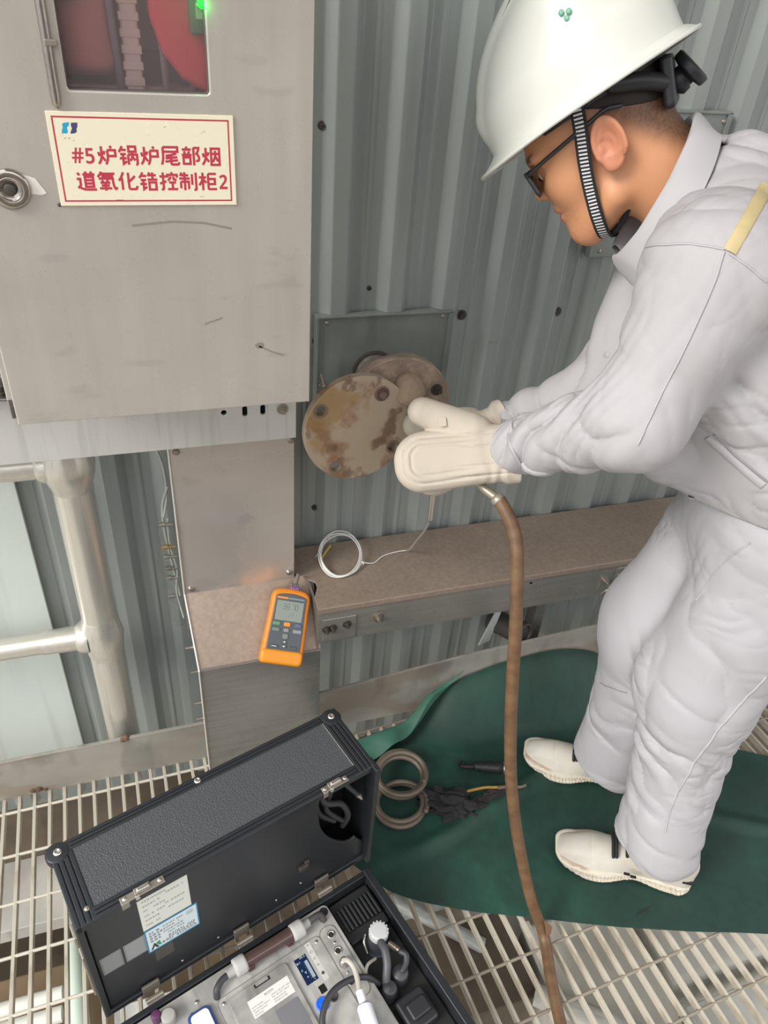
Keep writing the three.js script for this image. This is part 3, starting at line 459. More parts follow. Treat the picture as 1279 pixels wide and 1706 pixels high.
solo('offcut', slab(polyShape([[0.752, 0.115], [0.782, 0.126], [0.80, 0.24], [0.785, 0.24]]), -1.236, -1.23, 0.001, 1), std({ color: 0xc3c9c4, roughness: 0.5 }), 'white metal strip leaning on the wall under the tray', 'strip');
// ---------------------------------------------------------------- wall plates, nozzle, port flange, blind flange
function wallPlate(name, x0, x1, y0, y1, label, screws) {
  const o = worldThing(name, label, 'cover plate', [(x0 + x1) / 2, y0, ZW]);
  M.cover ??= std({ color: 0x8e9590, roughness: 0.5, metalness: 0.15, map: rep(T.grime, 1.5) });
  part('plate', box(x0, y0, ZW + 0.002, x1, y1, ZW + 0.006, 0.0015), M.cover, o);
  part('edge_fold', [box(x0 - 0.001, y0, ZW - 0.012, x0 + 0.0045, y1, ZW + 0.0105, 0.0015), box(x1 - 0.010, y0, ZW - 0.012, x1 + 0.001, y1, ZW + 0.0095, 0.0015), box(x0, y1 - 0.004, ZW - 0.012, x1, y1 + 0.001, ZW + 0.0095, 0.0015)], M.cover, o);
  for (const [x, y] of screws) part('screw', dome(V(x, y, ZW + 0.006), V(0, 0, 1), 0.0045), M.bolt, o);
  return o;
}
wallPlate('wall_plate', 0.309, 0.580, 0.72, 1.0235, 'square painted cover plate on the wall around the flanged pipe', [[0.329, 1.011], [0.5585, 1.013], [0.318, 0.885]]);
wallPlate('wall_plate', 0.850, 1.086, 1.118, 1.378, 'square painted cover plate on the wall behind the helmet', [[0.872, 1.13], [1.072, 1.362]]);
M.rust = phys({ color: 0xc2b6a8, metalness: 0.35, roughness: 0.55, map: tex(512, 512, (u, v) => {
  const a = fbm(u * 3, v * 3, 151, 3, 6), b = fbm(u * 5 + 0.3, v * 5, 157, 5, 6), c = fbm(u * 9, v * 9, 163, 9, 5);
  let k = mixc([0.86, 0.82, 0.77], [1, 0.98, 0.95], a); k = mixc(k, [0.70, 0.53, 0.41], 0.75 * smooth(0.50, 0.72, b)); k = mixc(k, [0.58, 0.50, 0.44], 0.7 * smooth(0.54, 0.72, c)); return mixc(k, [0.80, 0.66, 0.42], 0.5 * smooth(0.55, 0.7, fbm(u * 4, v * 4, 167, 4, 5)));
}) });
M.rust.map.repeat.set(4, 4); M.rust.map.offset.set(0.31, 0.12);
M.rustDull = std({ color: 0xb09a88, roughness: 0.75, map: rep(T.grime, 6) });
{
  const o = worldThing('port_flange', 'rusty open pipe flange stuffed with wool, mostly behind the mitts', 'flange', [0.426, 0.906, -1.2]);
  const cx = 0.4257, cy = 0.906, zf = -1.152;
  part('nozzle', cyl(V(cx, cy, -1.287), V(cx, cy, zf + 0.01), 0.037, 0.037, 48), std({ color: 0x8f8780, roughness: 0.6, metalness: 0.3, map: rep(T.grime, 3) }), o);
  part('nozzle_collar', lathe(V(cx, cy, ZW + 0.006), V(0, 0, 1), [[0.037, 0], [0.044, 0], [0.044, 0.0025], [0.037, 0.003]], 48), M.boltDark, o);
  part('flange_ring', lathe(V(cx, cy, zf), V(0, 0, 1), [[0.037, 0], [0.097, 0], [0.1, 0.003], [0.1, 0.020], [0.097, 0.023], [0.066, 0.023], [0.064, 0.025], [0.050, 0.025], [0.047, 0.022], [0.034, 0.006], [0.034, -0.02]], 72), M.rustDull, o);
  const plug = new THREE.IcosahedronGeometry(0.026, 2), p = plug.attributes.position;
  for (let i = 0; i < p.count; i++) { const v = V(p.getX(i), p.getY(i), p.getZ(i)), k = 0.78 + 0.5 * noise3(v.x * 40 + 9, v.y * 40 + 9, v.z * 40 + 9, 171); p.setXYZ(i, v.x * k * 1.3, v.y * k * 1.05, v.z * k * 1.3); }
  plug.translate(cx + 0.010, cy + 0.044, zf + 0.040); plug.computeVertexNormals();
  part('wool_plug', plug, std({ color: 0x9a8672, roughness: 0.95 }), o, 'tan wool plug');
  part('bolt', bolt(V(cx + 0.070, cy + 0.034, zf + 0.0235), V(0, 0.2, 1), 0.007, 0.02), M.boltDark, o);
}
{
  const o = worldThing('blind_flange', 'round rust-stained steel blind flange with bolt holes, hanging from one bolt', 'flange', [0.339, 0.898, -1.1]);
  const k = 1.086, s = new THREE.Shape(); s.absarc(0, 0, 0.0983, 0, Math.PI * 2); const holes = [[-0.0645, 0.0395], [-0.0375, -0.0645], [0.0615, -0.0415]].map(([x, y]) => [x * k, y * k]), sx = 0.0355 * k, sy = 0.0575 * k;
  for (const [x, y] of holes) s.holes.push(circlePath(x, y, 0.0095));
  const tilt = new THREE.Matrix4().makeRotationFromEuler(new THREE.Euler(-0.05, 0.08, 0)).setPosition(0.339, 0.898, -1.101);
  part('disc', slab(s, 0, 0.016, 0.0016, 3, 64).applyMatrix4(tilt), M.rust, o);
  for (const [x, y] of holes) part('hole_rim', lathe(V(x, y, 0.0159), V(0, 0, 1), [[0.0093, 0], [0.0132, 0.0004], [0.0136, 0.0002], [0.0136, -0.001]], 28).applyMatrix4(tilt), std({ color: 0x7a6555, roughness: 0.8 }), o);
  const st = part('stud', [cyl(V(sx, sy, -0.05), V(sx, sy, 0.026), 0.0068, 0.0066, 20).applyMatrix4(tilt), lathe(V(sx, sy, 0.0162), V(0, 0, 1), [[0.0136, 0], [0.0136, 0.002], [0.0068, 0.003]], 24).applyMatrix4(tilt)], std({ color: 0x7b6a66, roughness: 0.6, metalness: 0.4 }), o, 'brown stud it hangs from');
  part('nut', cyl(V(sx, sy, 0.016), V(sx, sy, 0.0215), 0.0117, 0.0113, 6).applyMatrix4(tilt), std({ color: 0x6b4f45, roughness: 0.7, metalness: 0.3 }), st);
  part('set_screw', bolt(V(-0.060, 0.084, 0.002), V(-0.3, 1, 0), 0.0032, 0.021).applyMatrix4(tilt), M.bolt, o);
}
// ---------------------------------------------------------------- open black equipment case with a gas analyser in it
const TURN = 17.5 * Math.PI / 180;
M.caseSkin = std({ color: 0x4b4e51, roughness: 0.34, bumpMap: rep(T.pebble, 9), bumpScale: 0.0011 });
M.caseBlack = std({ color: 0x2b2d30, roughness: 0.42 });
M.caseEdge = std({ color: 0x3a3d41, roughness: 0.36, metalness: 0.55 });
M.chrome = std({ color: 0xcfcac4, roughness: 0.2, metalness: 0.9 });
const ribbed = (n, f) => join(Array.from({ length: n }, (_, i) => f(i)));
{
  const o = thing('equipment_case', 'open black aluminium-edged equipment case with its pebbled lid standing up', 'case', [0, 0, 0], undefined, TURN);
  const U0 = -0.003, U1 = 0.521, YB = 0.096, YT = 0.401, WF = -0.632, WB = -0.777;
  const lid = part('lid', [box(U0, YB, WB, U1, YT, WB + 0.006, 0.002), box(U0, YB, WB, U0 + 0.006, YT, WF, 0.002), box(U1 - 0.006, YB, WB, U1, YT, WF, 0.002), box(U0, YB, WB, U1, YB + 0.006, WF, 0.002), box(U0, YT - 0.008, WB, U1, YT - 0.003, WF, 0.001)], M.caseBlack, o);
  part('top_panel', box(U0 + 0.032, YT - 0.004, WB + 0.018, U1 - 0.034, YT - 0.0005, WF - 0.018, 0.001), M.caseSkin, lid, 'pebbled dark panel');
  // aluminium profiles with grooves along the edges of the upper face and of the lid's mouth
  part('edge_profile', ribbed(4, (i) => box(U0 + 0.0005 + i * 0.0082, YT - 0.004, WB, U0 + 0.0078 + i * 0.0082, YT + 0.001, WF, 0.0016)), M.caseEdge, lid);
  part('edge_profile', ribbed(4, (i) => box(U1 - 0.0078 - i * 0.0085, YT - 0.004, WB, U1 - 0.0005 - i * 0.0085, YT + 0.001, WF, 0.0016)), M.caseEdge, lid);
  part('edge_profile', ribbed(3, (i) => box(U0 + 0.03, YT - 0.004, WF - 0.0065 - i * 0.0068, U1 - 0.034, YT + 0.0012, WF - 0.0005 - i * 0.0068, 0.0016)), M.caseEdge, lid);
  part('edge_profile', ribbed(3, (i) => box(U0 + 0.03, YT - 0.004, WB + 0.0005 + i * 0.0065, U1 - 0.034, YT + 0.0012, WB + 0.0062 + i * 0.0065, 0.0016)), M.caseEdge, lid);
  part('edge_profile', [box(U0, YT - 0.014, WF - 0.006, U1, YT, WF + 0.001, 0.002), box(U0 - 0.001, YB, WF - 0.03, U0 + 0.010, YT, WF + 0.001, 0.002), box(U1 - 0.008, YB, WF - 0.02, U1 + 0.002, YT, WF + 0.012, 0.002), box(U0, YB - 0.002, WF - 0.008, U1, YB + 0.012, WF, 0.002)], M.caseEdge, lid);
  part('edge_line', box(U1 - 0.0362, YT - 0.002, WB + 0.018, U1 - 0.0345, YT + 0.0008, WF - 0.02, 0.0005), M.chrome, lid, 'bright worn edge');
  for (const u of [U0 + 0.012, U1 - 0.014]) {
    const c = part('corner_cap', [lathe(V(u, YT - 0.001, WB + 0.014), V(0, 1, 0), [[0.019, -0.01], [0.019, 0], [0.016, 0.0032], [0, 0.0036]], 28), box(u < 0.2 ? u - 0.018 : u, YT - 0.016, WB - 0.003, u < 0.2 ? u : u + 0.018, YT + 0.001, WB + 0.016, 0.005)], M.caseEdge, lid);
    part('rivet', lathe(V(u, YT + 0.0025, WB + 0.014), V(0, 1, 0), [[0.0065, 0], [0.005, 0.002], [0.0032, 0.002], [0.003, 0.0008], [0, 0.0008]], 18), M.chrome, c);
  }
  part('rivet', lathe(V(0.242, YT + 0.001, WB + 0.009), V(0, 1, 0), [[0.006, 0], [0.0045, 0.002], [0.003, 0.002], [0.0028, 0.0008], [0, 0.0008]], 18), M.chrome, lid);
  part('rivet', dome(V(0.020, YT + 0.001, WF - 0.022), V(0, 1, 0), 0.0045), M.bolt, lid);
  for (const [u, m] of [[0.097, 1], [0.437, 0.75]]) {
    const l = part('latch', [box(u - 0.034 * m, YT, WF - 0.010, u + 0.034 * m, YT + 0.0028, WF + 0.002, 0.0012), box(u - 0.034 * m, YT - 0.012, WF + 0.0005, u - 0.022 * m, YT + 0.002, WF + 0.003, 0.001), box(u - 0.012, YT + 0.002, WF - 0.012, u + 0.013, YT + 0.0045, WF - 0.001, 0.0015)], M.bolt, lid);
    part('catch', [box(u - 0.009, YT + 0.004, WF - 0.009, u + 0.012, YT + 0.010, WF - 0.001, 0.003), box(u - 0.013, YT - 0.004, WF + 0.001, u - 0.006, YT + 0.007, WF + 0.004, 0.0015)], M.chrome, l);
    for (const s of [-0.027, 0.027]) part('rivet', dome(V(u + s * m, YT + 0.0028, WF - 0.005), V(0, 1, 0), 0.0038), M.chrome, l);
  }
  part('side_hardware', [box(U0 - 0.006, 0.34, WF - 0.03, U0, 0.37, WF - 0.005, 0.002), box(U0 - 0.005, 0.17, WF - 0.03, U0, 0.30, WF - 0.008, 0.002), cyl(V(U0 - 0.006, 0.355, WF - 0.018), V(U0, 0.355, WF - 0.018), 0.005)], M.bolt, lid);
  // padded insert inside the lid, cut away at the right over a pocket
  const s = new THREE.Shape(); s.moveTo(0.008, 0.108); s.lineTo(0.513, 0.108); s.lineTo(0.513, 0.15); s.lineTo(0.492, 0.185); s.quadraticCurveTo(0.478, 0.178, 0.462, 0.195); s.quadraticCurveTo(0.425, 0.235, 0.412, 0.29); s.quadraticCurveTo(0.404, 0.34, 0.410, 0.388); s.lineTo(0.008, 0.388); s.closePath();
  part('insert_panel', slab(s, WF - 0.012, WF - 0.006, 0.002, 2), M.caseBlack, lid);
  part('pocket_floor', box(0.39, 0.108, WF - 0.09, 0.514, 0.39, WF - 0.086, 0.001), std({ color: 0x17181a, roughness: 0.8 }), lid);
  part('pocket_cable', [tube([[0.425, 0.375, WF - 0.05], [0.432, 0.32, WF - 0.03], [0.47, 0.285, WF - 0.028], [0.485, 0.24, WF - 0.025], [0.478, 0.205, WF - 0.03]], 0.0062, 50, 10), tube([[0.44, 0.38, WF - 0.06], [0.455, 0.34, WF - 0.04], [0.44, 0.29, WF - 0.035], [0.455, 0.255, WF - 0.032], [0.475, 0.225, WF - 0.03]], 0.005, 50, 10), tube([[0.418, 0.34, WF - 0.045], [0.43, 0.27, WF - 0.04], [0.46, 0.23, WF - 0.035]], 0.006, 40, 10)], std({ color: 0x3a3a3c, roughness: 0.5 }), lid);
  const probe = part('pocket_probe', cyl(V(0.455, 0.385, WF - 0.02), V(0.494, 0.318, WF - 0.010), 0.0052, 0.0045, 16), std({ color: 0x34363a, roughness: 0.4 }), lid);
  part('probe_tip', [cyl(V(0.493, 0.320, WF - 0.0102), V(0.497, 0.3125, WF - 0.0095), 0.0055, 0.0055, 16), cyl(V(0.497, 0.3125, WF - 0.0095), V(0.5015, 0.303, WF - 0.009), 0.0038, 0.0038, 16)], M.chrome, probe);
  part('pocket_clip', [box(0.365, 0.190, WF - 0.006, 0.385, 0.202, WF + 0.002, 0.002), box(0.378, 0.197, WF - 0.006, 0.388, 0.210, WF, 0.002)], std({ color: 0x4a4644, roughness: 0.4, metalness: 0.3 }), lid);
  for (const [u, y] of [[0.372, 0.136], [0.203, 0.122], [0.135, 0.118], [0.32, 0.128]]) part('rivet', dome(V(u, y, WF - 0.0055), V(0, 0, 1), 0.0022), M.chrome, lid);
  // stickers
  const sticker = (name, u0, y0, u1, y1, draw, pw, label, color) => {
    const g = box(u0, y0, WF - 0.0062, u1, y1, WF - 0.0056, 0), p = g.attributes.position, uv = g.attributes.uv;
    for (let i = 0; i < p.count; i++) uv.setXY(i, (p.getX(i) - u0) / (u1 - u0), (p.getY(i) - y0) / (y1 - y0));
    part(name, g, draw ? std({ map: canvasTex(pw, Math.round(pw * (y1 - y0) / (u1 - u0)), draw), roughness: 0.5 }) : std({ color, roughness: 0.5 }), lid, label);
  };
  const R = rng(11), lines = (g, x, y, w, h, c) => { g.fillStyle = c; for (let q = x; q < x + w;) { const l = h * (0.5 + R() * 0.8); if (R() > 0.12) { g.fillRect(q, y, l * 0.8, h * 0.28); g.fillRect(q + l * 0.2, y + h * 0.42, l * 0.6, h * 0.2); g.fillRect(q, y + h * 0.72, l * 0.8, h * 0.28); } q += l * 1.1; } };
  sticker('sticker', 0.0850, 0.2825, 0.1655, 0.3965, (g, w, h) => {
    g.fillStyle = '#dfe1d8'; g.fillRect(0, 0, w, h); g.fillStyle = '#c9ccc3'; g.fillRect(w * 0.79, 0, w * 0.21, h * 0.13);
    ['she', 'bei', 'guan', 'li', 'ka'].forEach((n, i) => glyph(g, n, w * (0.14 + i * 0.125), h * 0.06, w * 0.085, 9, '#55585a'));
    for (const [x, y, l] of [[0.08, 0.24, 0.48], [0.08, 0.36, 0.3], [0.55, 0.30, 0.33], [0.08, 0.48, 0.4], [0.5, 0.56, 0.4], [0.08, 0.62, 0.42], [0.08, 0.74, 0.3], [0.55, 0.70, 0.3], [0.08, 0.87, 0.34]]) lines(g, w * x, h * y, w * l, h * 0.035, '#7d807e');
  }, 512, 'white equipment card sticker');
  sticker('sticker', 0.0850, 0.2065, 0.1745, 0.2800, (g, w, h) => {
    g.fillStyle = '#2f86b5'; g.fillRect(0, 0, w, h); g.fillStyle = '#dbe6ea'; g.fillRect(w * 0.025, h * 0.05, w * 0.95, h * 0.9); g.fillStyle = '#bcc6c9'; g.fillRect(w * 0.78, h * 0.14, w * 0.13, w * 0.13);
    for (let i = 0; i < 4; i++) { lines(g, w * 0.07, h * (0.16 + i * 0.12), w * 0.2, h * 0.07, '#30363a'); lines(g, w * 0.33, h * (0.16 + i * 0.12), w * 0.36, h * 0.055, '#50585c'); }
    for (let i = 0; i < 3; i++) lines(g, w * 0.4, h * (0.66 + i * 0.09), w * 0.52, h * 0.06, '#30363a');
    g.fillStyle = '#2c3338'; g.beginPath(); g.moveTo(w * 0.05, h * 0.92); g.lineTo(w * 0.13, h * 0.66); g.lineTo(w * 0.21, h * 0.92); g.lineTo(w * 0.16, h * 0.92); g.lineTo(w * 0.13, h * 0.8); g.lineTo(w * 0.09, h * 0.92); g.fill();
    g.fillStyle = '#2f9d72'; g.beginPath(); g.moveTo(w * 0.15, h * 0.72); g.lineTo(w * 0.23, h * 0.66); g.lineTo(w * 0.26, h * 0.9); g.lineTo(w * 0.21, h * 0.86); g.fill(); g.fillStyle = '#2c3338'; lines(g, w * 0.27, h * 0.8, w * 0.11, h * 0.08, '#2c3338');
  }, 640, 'blue and white company sticker');
  sticker('sticker', 0.0135, 0.2205, 0.0465, 0.2735, (g, w, h) => { g.fillStyle = '#8a8c8d'; g.fillRect(0, 0, w, h); g.strokeStyle = '#6c6e70'; g.lineWidth = 6; g.strokeRect(10, 10, w - 20, h - 20); }, 200, 'grey square sticker');
  sticker('sticker', 0.0505, 0.2210, 0.0848, 0.2735, (g, w, h) => { g.fillStyle = '#96989a'; g.fillRect(0, 0, w, h); g.strokeStyle = '#747678'; g.lineWidth = 6; g.strokeRect(10, 10, w - 20, h - 20); }, 200, 'grey square sticker nearer the middle');
  sticker('sticker', 0.094, 0.168, 0.125, 0.204, null, 1, 'dull worn sticker', 0x4c4a44);
  // tray half
  const B = part('base', [box(-0.003, 0.0, -0.61, 0.512, 0.006, -0.24, 0.002), box(-0.003, 0, -0.613, 0.512, 0.088, -0.604, 0.002), box(-0.003, 0, -0.61, 0.006, 0.092, -0.24, 0.002), box(0.502, 0, -0.61, 0.512, 0.092, -0.24, 0.002), box(-0.003, 0, -0.25, 0.512, 0.092, -0.24, 0.002)], M.caseBlack, o);
  part('rim', [box(0.4985, 0.086, -0.614, 0.514, 0.095, -0.24, 0.0025), box(-0.003, 0.082, -0.6145, 0.514, 0.089, -0.6035, 0.0022)], M.caseEdge, B);
  for (const u of [0.06, 0.23, 0.40]) part('hinge', [cyl(V(u, 0.093, -0.620), V(u + 0.03, 0.093, -0.620), 0.0042, 0.0042, 14), box(u, 0.075, -0.617, u + 0.03, 0.093, -0.6125, 0.001), box(u, 0.093, -0.635, u + 0.03, 0.12, -0.630, 0.001)], M.bolt, B);
  part('foam_bed', box(0.408, 0.006, -0.603, 0.501, 0.052, -0.25, 0.004), M.rubber, B);
  part('vent_panel', [box(0.412, 0.05, -0.60, 0.499, 0.066, -0.515, 0.004), ...steps(0, 9, 0.0088).map((k) => box(0.418 + k, 0.064, -0.582, 0.4235 + k, 0.074, -0.535, 0.0018))], std({ color: 0x2a2b2d, roughness: 0.45 }), B);
}
{
  const o = thing('gas_analyser', 'grey flue gas analyser with a lit display set in the open case', 'analyser', [0, 0, 0], undefined, TURN);
  const P = 0.086, gm = std({ color: 0xb3b2ae, roughness: 0.5, map: rep(T.grime, 4) }), gm2 = std({ color: 0xa9a8a4, roughness: 0.5, map: rep(T.grime, 4) }), dk = M.rubber, line = std({ color: 0x6b6a68, roughness: 0.6 });
  const flat = (u0, w0, u1, w1, r, y0, y1, m, name, parent, label) => { const g = slab(roundRect(u0, -w1, u1, -w0, r), y0, y1, Math.min(0.0012, (y1 - y0) / 3), 2); g.rotateX(-Math.PI / 2); return part(name, g, m, parent, label); };
  const ringFlat = (u0, w0, u1, w1, r, y, name, parent) => { const s = roundRect(u0, -w1, u1, -w0, r); s.holes.push(roundRect(u0 + 0.0007, -w1 + 0.0007, u1 - 0.0007, -w0 - 0.0007, r, THREE.Path)); const g = slab(s, y, y + 0.0003, 0); g.rotateX(-Math.PI / 2); return part(name, g, line, parent); };
  const up = (u, y, w, prof, m, name, parent, label, seg = 28) => part(name, lathe(V(u, y, w), V(0, 1, 0), prof, seg), m, parent, label);
  flat(0.010, -0.601, 0.4055, -0.262, 0.012, 0.02, P, gm, 'faceplate', o);
  const bz = flat(0.160, -0.558, 0.3635, -0.30, 0.010, P, P + 0.0012, gm, 'bezel', o); ringFlat(0.1595, -0.5585, 0.364, -0.2995, 0.0105, P + 0.0012, 'groove', bz);
  const dr = flat(0.176, -0.548, 0.290, -0.34, 0.008, P, P + 0.006, gm2, 'service_door', o);
  flat(0.224, -0.5445, 0.2545, -0.5375, 0.001, P + 0.0055, P + 0.0064, dk, 'finger_slot', dr); flat(0.2275, -0.5455, 0.251, -0.5395, 0.0015, P + 0.0058, P + 0.008, gm, 'catch', dr);
  const lab = flat(0.203, -0.5265, 0.281, -0.496, 0.0005, P + 0.006, P + 0.0066, std({ color: 0xffffff }), 'label_plate', dr, 'white maker label');
  { const g = lab.geometry, p = g.attributes.position, uv = g.attributes.uv; for (let i = 0; i < p.count; i++) uv.setXY(i, (p.getX(i) - 0.203) / 0.078, (-0.496 - p.getZ(i)) / 0.0305);
    lab.material = std({ roughness: 0.5, map: canvasTex(780, 305, (c, w, h) => { c.fillStyle = '#dcdcd8'; c.fillRect(0, 0, w, h); c.fillStyle = '#3a3a3a'; c.font = '72px sans-serif'; c.fillText('ecom', 300, 78); c.font = '38px sans-serif'; ['ecom GmbH', 'Am Großen Teich 2', '58640 Iserlohn', 'Germany'].forEach((t, i) => c.fillText(t, 22, 150 + i * 44)); ['phone +49 2371 945-5', 'fax +49 2371 945-3', 'www.ecom.de', 'info@ecom.de'].forEach((t, i) => c.fillText(t, 400, 140 + i * 44)); }) }); }
  flat(0.236, -0.488, 0.281, -0.40, 0.003, P + 0.0055, P + 0.0063, std({ color: 0x76767a, roughness: 0.3 }), 'dark_window', dr);
  // blue display
  const sc = box(0.3035, P + 0.001, -0.5425, 0.3265, P + 0.0022, -0.4935, 0.0004), sp = sc.attributes.position, suv = sc.attributes.uv;
  for (let i = 0; i < sp.count; i++) suv.setXY(i, (-0.4935 - sp.getZ(i)) / 0.049, (0.3265 - sp.getX(i)) / 0.023 * -1 + 1);
  const st = canvasTex(512, 240, (c, w, h) => {   // drawn sideways: the display is read from the right end
    c.fillStyle = '#1b3566'; c.fillRect(0, 0, w, h); c.fillStyle = '#dcefff'; c.fillRect(60, 22, 340, 62); for (let i = 0; i < 12; i++) c.fillRect(70 + i * 28, 92, 4, i % 2 ? 12 : 22);
    c.font = 'bold 60px sans-serif'; c.save(); c.translate(470, 20); c.rotate(Math.PI / 2); c.fillText('2.80', 0, 0); c.restore(); c.font = 'bold 40px sans-serif'; c.fillText('8', 20, 72); c.fillText('21', 400, 180); c.beginPath(); c.arc(420, 212, 20, 0, 7); c.fill(); c.beginPath(); c.moveTo(180, 150); c.lineTo(230, 130); c.lineTo(230, 170); c.fill(); c.fillRect(110, 140, 30, 24); c.beginPath(); c.moveTo(250, 190); c.lineTo(300, 180); c.lineTo(270, 215); c.fill();
  });
  part('display', sc, std({ color: 0x222222, roughness: 0.3, map: st, emissive: 0xffffff, emissiveMap: st, emissiveIntensity: 0.55 }), o, 'lit blue display');
  { const l = new THREE.RectAreaLight(0x6f9cff, 0.25, 0.02, 0.045), c = Math.cos(TURN), s = Math.sin(TURN), u = 0.315, w = -0.518; l.position.set(u * c + w * s, P + 0.004, -u * s + w * c); l.lookAt(u * c + w * s, 1, -u * s + w * c); scene.add(l); }
  const aq = box(0.333, P + 0.0011, -0.556, 0.343, P + 0.0014, -0.484, 0), ap = aq.attributes.position, auv = aq.attributes.uv; for (let i = 0; i < ap.count; i++) auv.setXY(i, (ap.getZ(i) + 0.556) / 0.072, (ap.getX(i) - 0.333) / 0.010);
  part('lettering', aq, std({ roughness: 0.5, map: canvasTex(576, 80, (c) => { c.fillStyle = '#c6c5c1'; c.fillRect(0, 0, 576, 80); c.fillStyle = '#4a4a4c'; c.font = '54px sans-serif'; [...'AQUA'].forEach((t, i) => c.fillText(t, 12 + i * 104, 60)); c.beginPath(); c.arc(470, 40, 24, 0, 7); c.fill(); }) }), o);
  flat(0.318, -0.482, 0.330, -0.468, 0.001, P + 0.001, P + 0.002, std({ color: 0x1c1a1a, roughness: 0.4 }), 'infrared_port', o);
  const bt = up(0.311, P + 0.001, -0.454, [[0.0115, 0], [0.0115, 0.003], [0.010, 0.0042], [0.008, 0.0036], [0.0072, 0.0028], [0.006, 0.0034], [0, 0.0038]], std({ color: 0x1a62e0, roughness: 0.3, emissive: 0x1048c8, emissiveIntensity: 0.35 }), 'blue_button', o, 'blue round button'); void bt;
  up(0.333, P + 0.001, -0.4535, [[0.0085, 0], [0.0085, 0.0022], [0.0062, 0.0028], [0.0058, 0.0008], [0, 0.0008]], std({ color: 0x4a4846, roughness: 0.4 }), 'socket', o);
  const sb = flat(0.3645, -0.5625, 0.397, -0.425, 0.0155, P, P + 0.0014, gm, 'socket_plate', o); ringFlat(0.364, -0.563, 0.3975, -0.4245, 0.016, P + 0.0014, 'groove', sb);
  for (const [u, w] of [[0.384, -0.545], [0.380, -0.514], [0.372, -0.457]]) { const s = up(u, P + 0.0012, w, [[0.0075, 0], [0.0075, 0.0022], [0.0055, 0.0028], [0.0045, 0.001]], M.chrome, 'socket', sb); up(u, P + 0.0012, w, [[0.0046, 0], [0.0046, 0.0012], [0, 0.0012]], dk, 'socket_hole', sb); void s; }
  for (const [u, w] of [[0.3825, -0.5295], [0.375, -0.473]]) up(u, P + 0.0012, w, [[0.003, 0], [0.0024, 0.0012], [0, 0.0014]], M.chrome, 'screw', sb);
  up(0.376, P + 0.001, -0.489, [[0.0085, 0], [0.0085, 0.008], [0.007, 0.0105], [0.006, 0.018], [0, 0.018]], M.chrome, 'hose_connector', o);
  for (const [u, w] of [[0.132, -0.576], [0.118, -0.562], [0.170, -0.548], [0.355, -0.549]]) up(u, P + 0.0008, w, [[0.0035, 0], [0.003, 0.0012], [0, 0.0016]], M.chrome, 'screw', o);
  up(0.394, P - 0.0004, -0.5885, [[0.0085, 0.0005], [0.0085, 0.0012], [0.0075, 0.0014], [0, 0.0012]], dk, 'plug', o);
  // the glass condensate tube with its caps and elbows
  const tb = part('condensate_tube', cyl(V(0.228, P + 0.014, -0.5835), V(0.324, P + 0.014, -0.5815), 0.0118, 0.0118, 28, true), phys({ color: 0xb99c98, transmission: 0.85, thickness: 0, roughness: 0.12 }), o, 'brownish glass tube');
  part('tube_filling', [cyl(V(0.232, P + 0.014, -0.5834), V(0.318, P + 0.014, -0.5816), 0.0085, 0.0085, 20), box(0.228, P + 0.002, -0.580, 0.240, P + 0.016, -0.568, 0.002), box(0.306, P + 0.002, -0.578, 0.318, P + 0.016, -0.567, 0.002)], std({ color: 0x4d302e, roughness: 0.5 }), tb);
  for (const [u0, u1, w] of [[0.206, 0.230, -0.5838], [0.320, 0.345, -0.5812]]) part('tube_cap', lathe(V(u0, P + 0.014, w), V(1, 0, 0), [[0.010, 0], [0.0150, 0.0015], [0.0156, 0.006], [0.0156, u1 - u0 - 0.005], [0.0145, u1 - u0 - 0.001], [0.009, u1 - u0]], 30), phys({ color: 0xe4e4e2, transmission: 0.45, thickness: 0, roughness: 0.6 }), tb, 'frosted white cap');
  for (const [u0, u1, r0, r1] of [[0.192, 0.207, 0.0075, 0.009], [0.344, 0.358, 0.009, 0.0075]]) part('neck', cyl(V(u0, P + 0.014, -0.582), V(u1, P + 0.014, -0.582), r0, r1, 20), phys({ color: 0xd9d9d6, transmission: 0.5, thickness: 0, roughness: 0.5 }), tb);
  part('elbow', tube([[0.196, P + 0.014, -0.581], [0.180, P + 0.015, -0.578], [0.168, P + 0.012, -0.571], [0.164, P + 0.002, -0.564]], 0.0058, 30, 14), std({ color: 0x3d3d40, roughness: 0.5 }), tb);
  part('elbow', tube([[0.352, P + 0.014, -0.581], [0.368, P + 0.016, -0.583], [0.382, P + 0.012, -0.583], [0.386, P + 0.002, -0.576]], 0.0062, 30, 14), std({ color: 0x4a4846, roughness: 0.6 }), tb);
  // the connectors at the near left
  up(0.066, P, -0.588, [[0.008, 0], [0.008, 0.02], [0.006, 0.022], [0, 0.022]], std({ color: 0x5a2f55, roughness: 0.4 }), 'purple_cap', o);
  up(0.083, P, -0.577, [[0.012, 0], [0.012, 0.018], [0.010, 0.020], [0, 0.020]], std({ color: 0xa7a5a2, roughness: 0.35 }), 'grey_knob', o);
  const cn = flat(0.107, -0.562, 0.148, -0.49, 0.012, P, P + 0.008, std({ color: 0x2f4a86, roughness: 0.4 }), 'blue_frame', o); flat(0.1115, -0.557, 0.1435, -0.49, 0.009, P + 0.007, P + 0.011, std({ color: 0xe8eaec, roughness: 0.4 }), 'white_cover', cn);
}
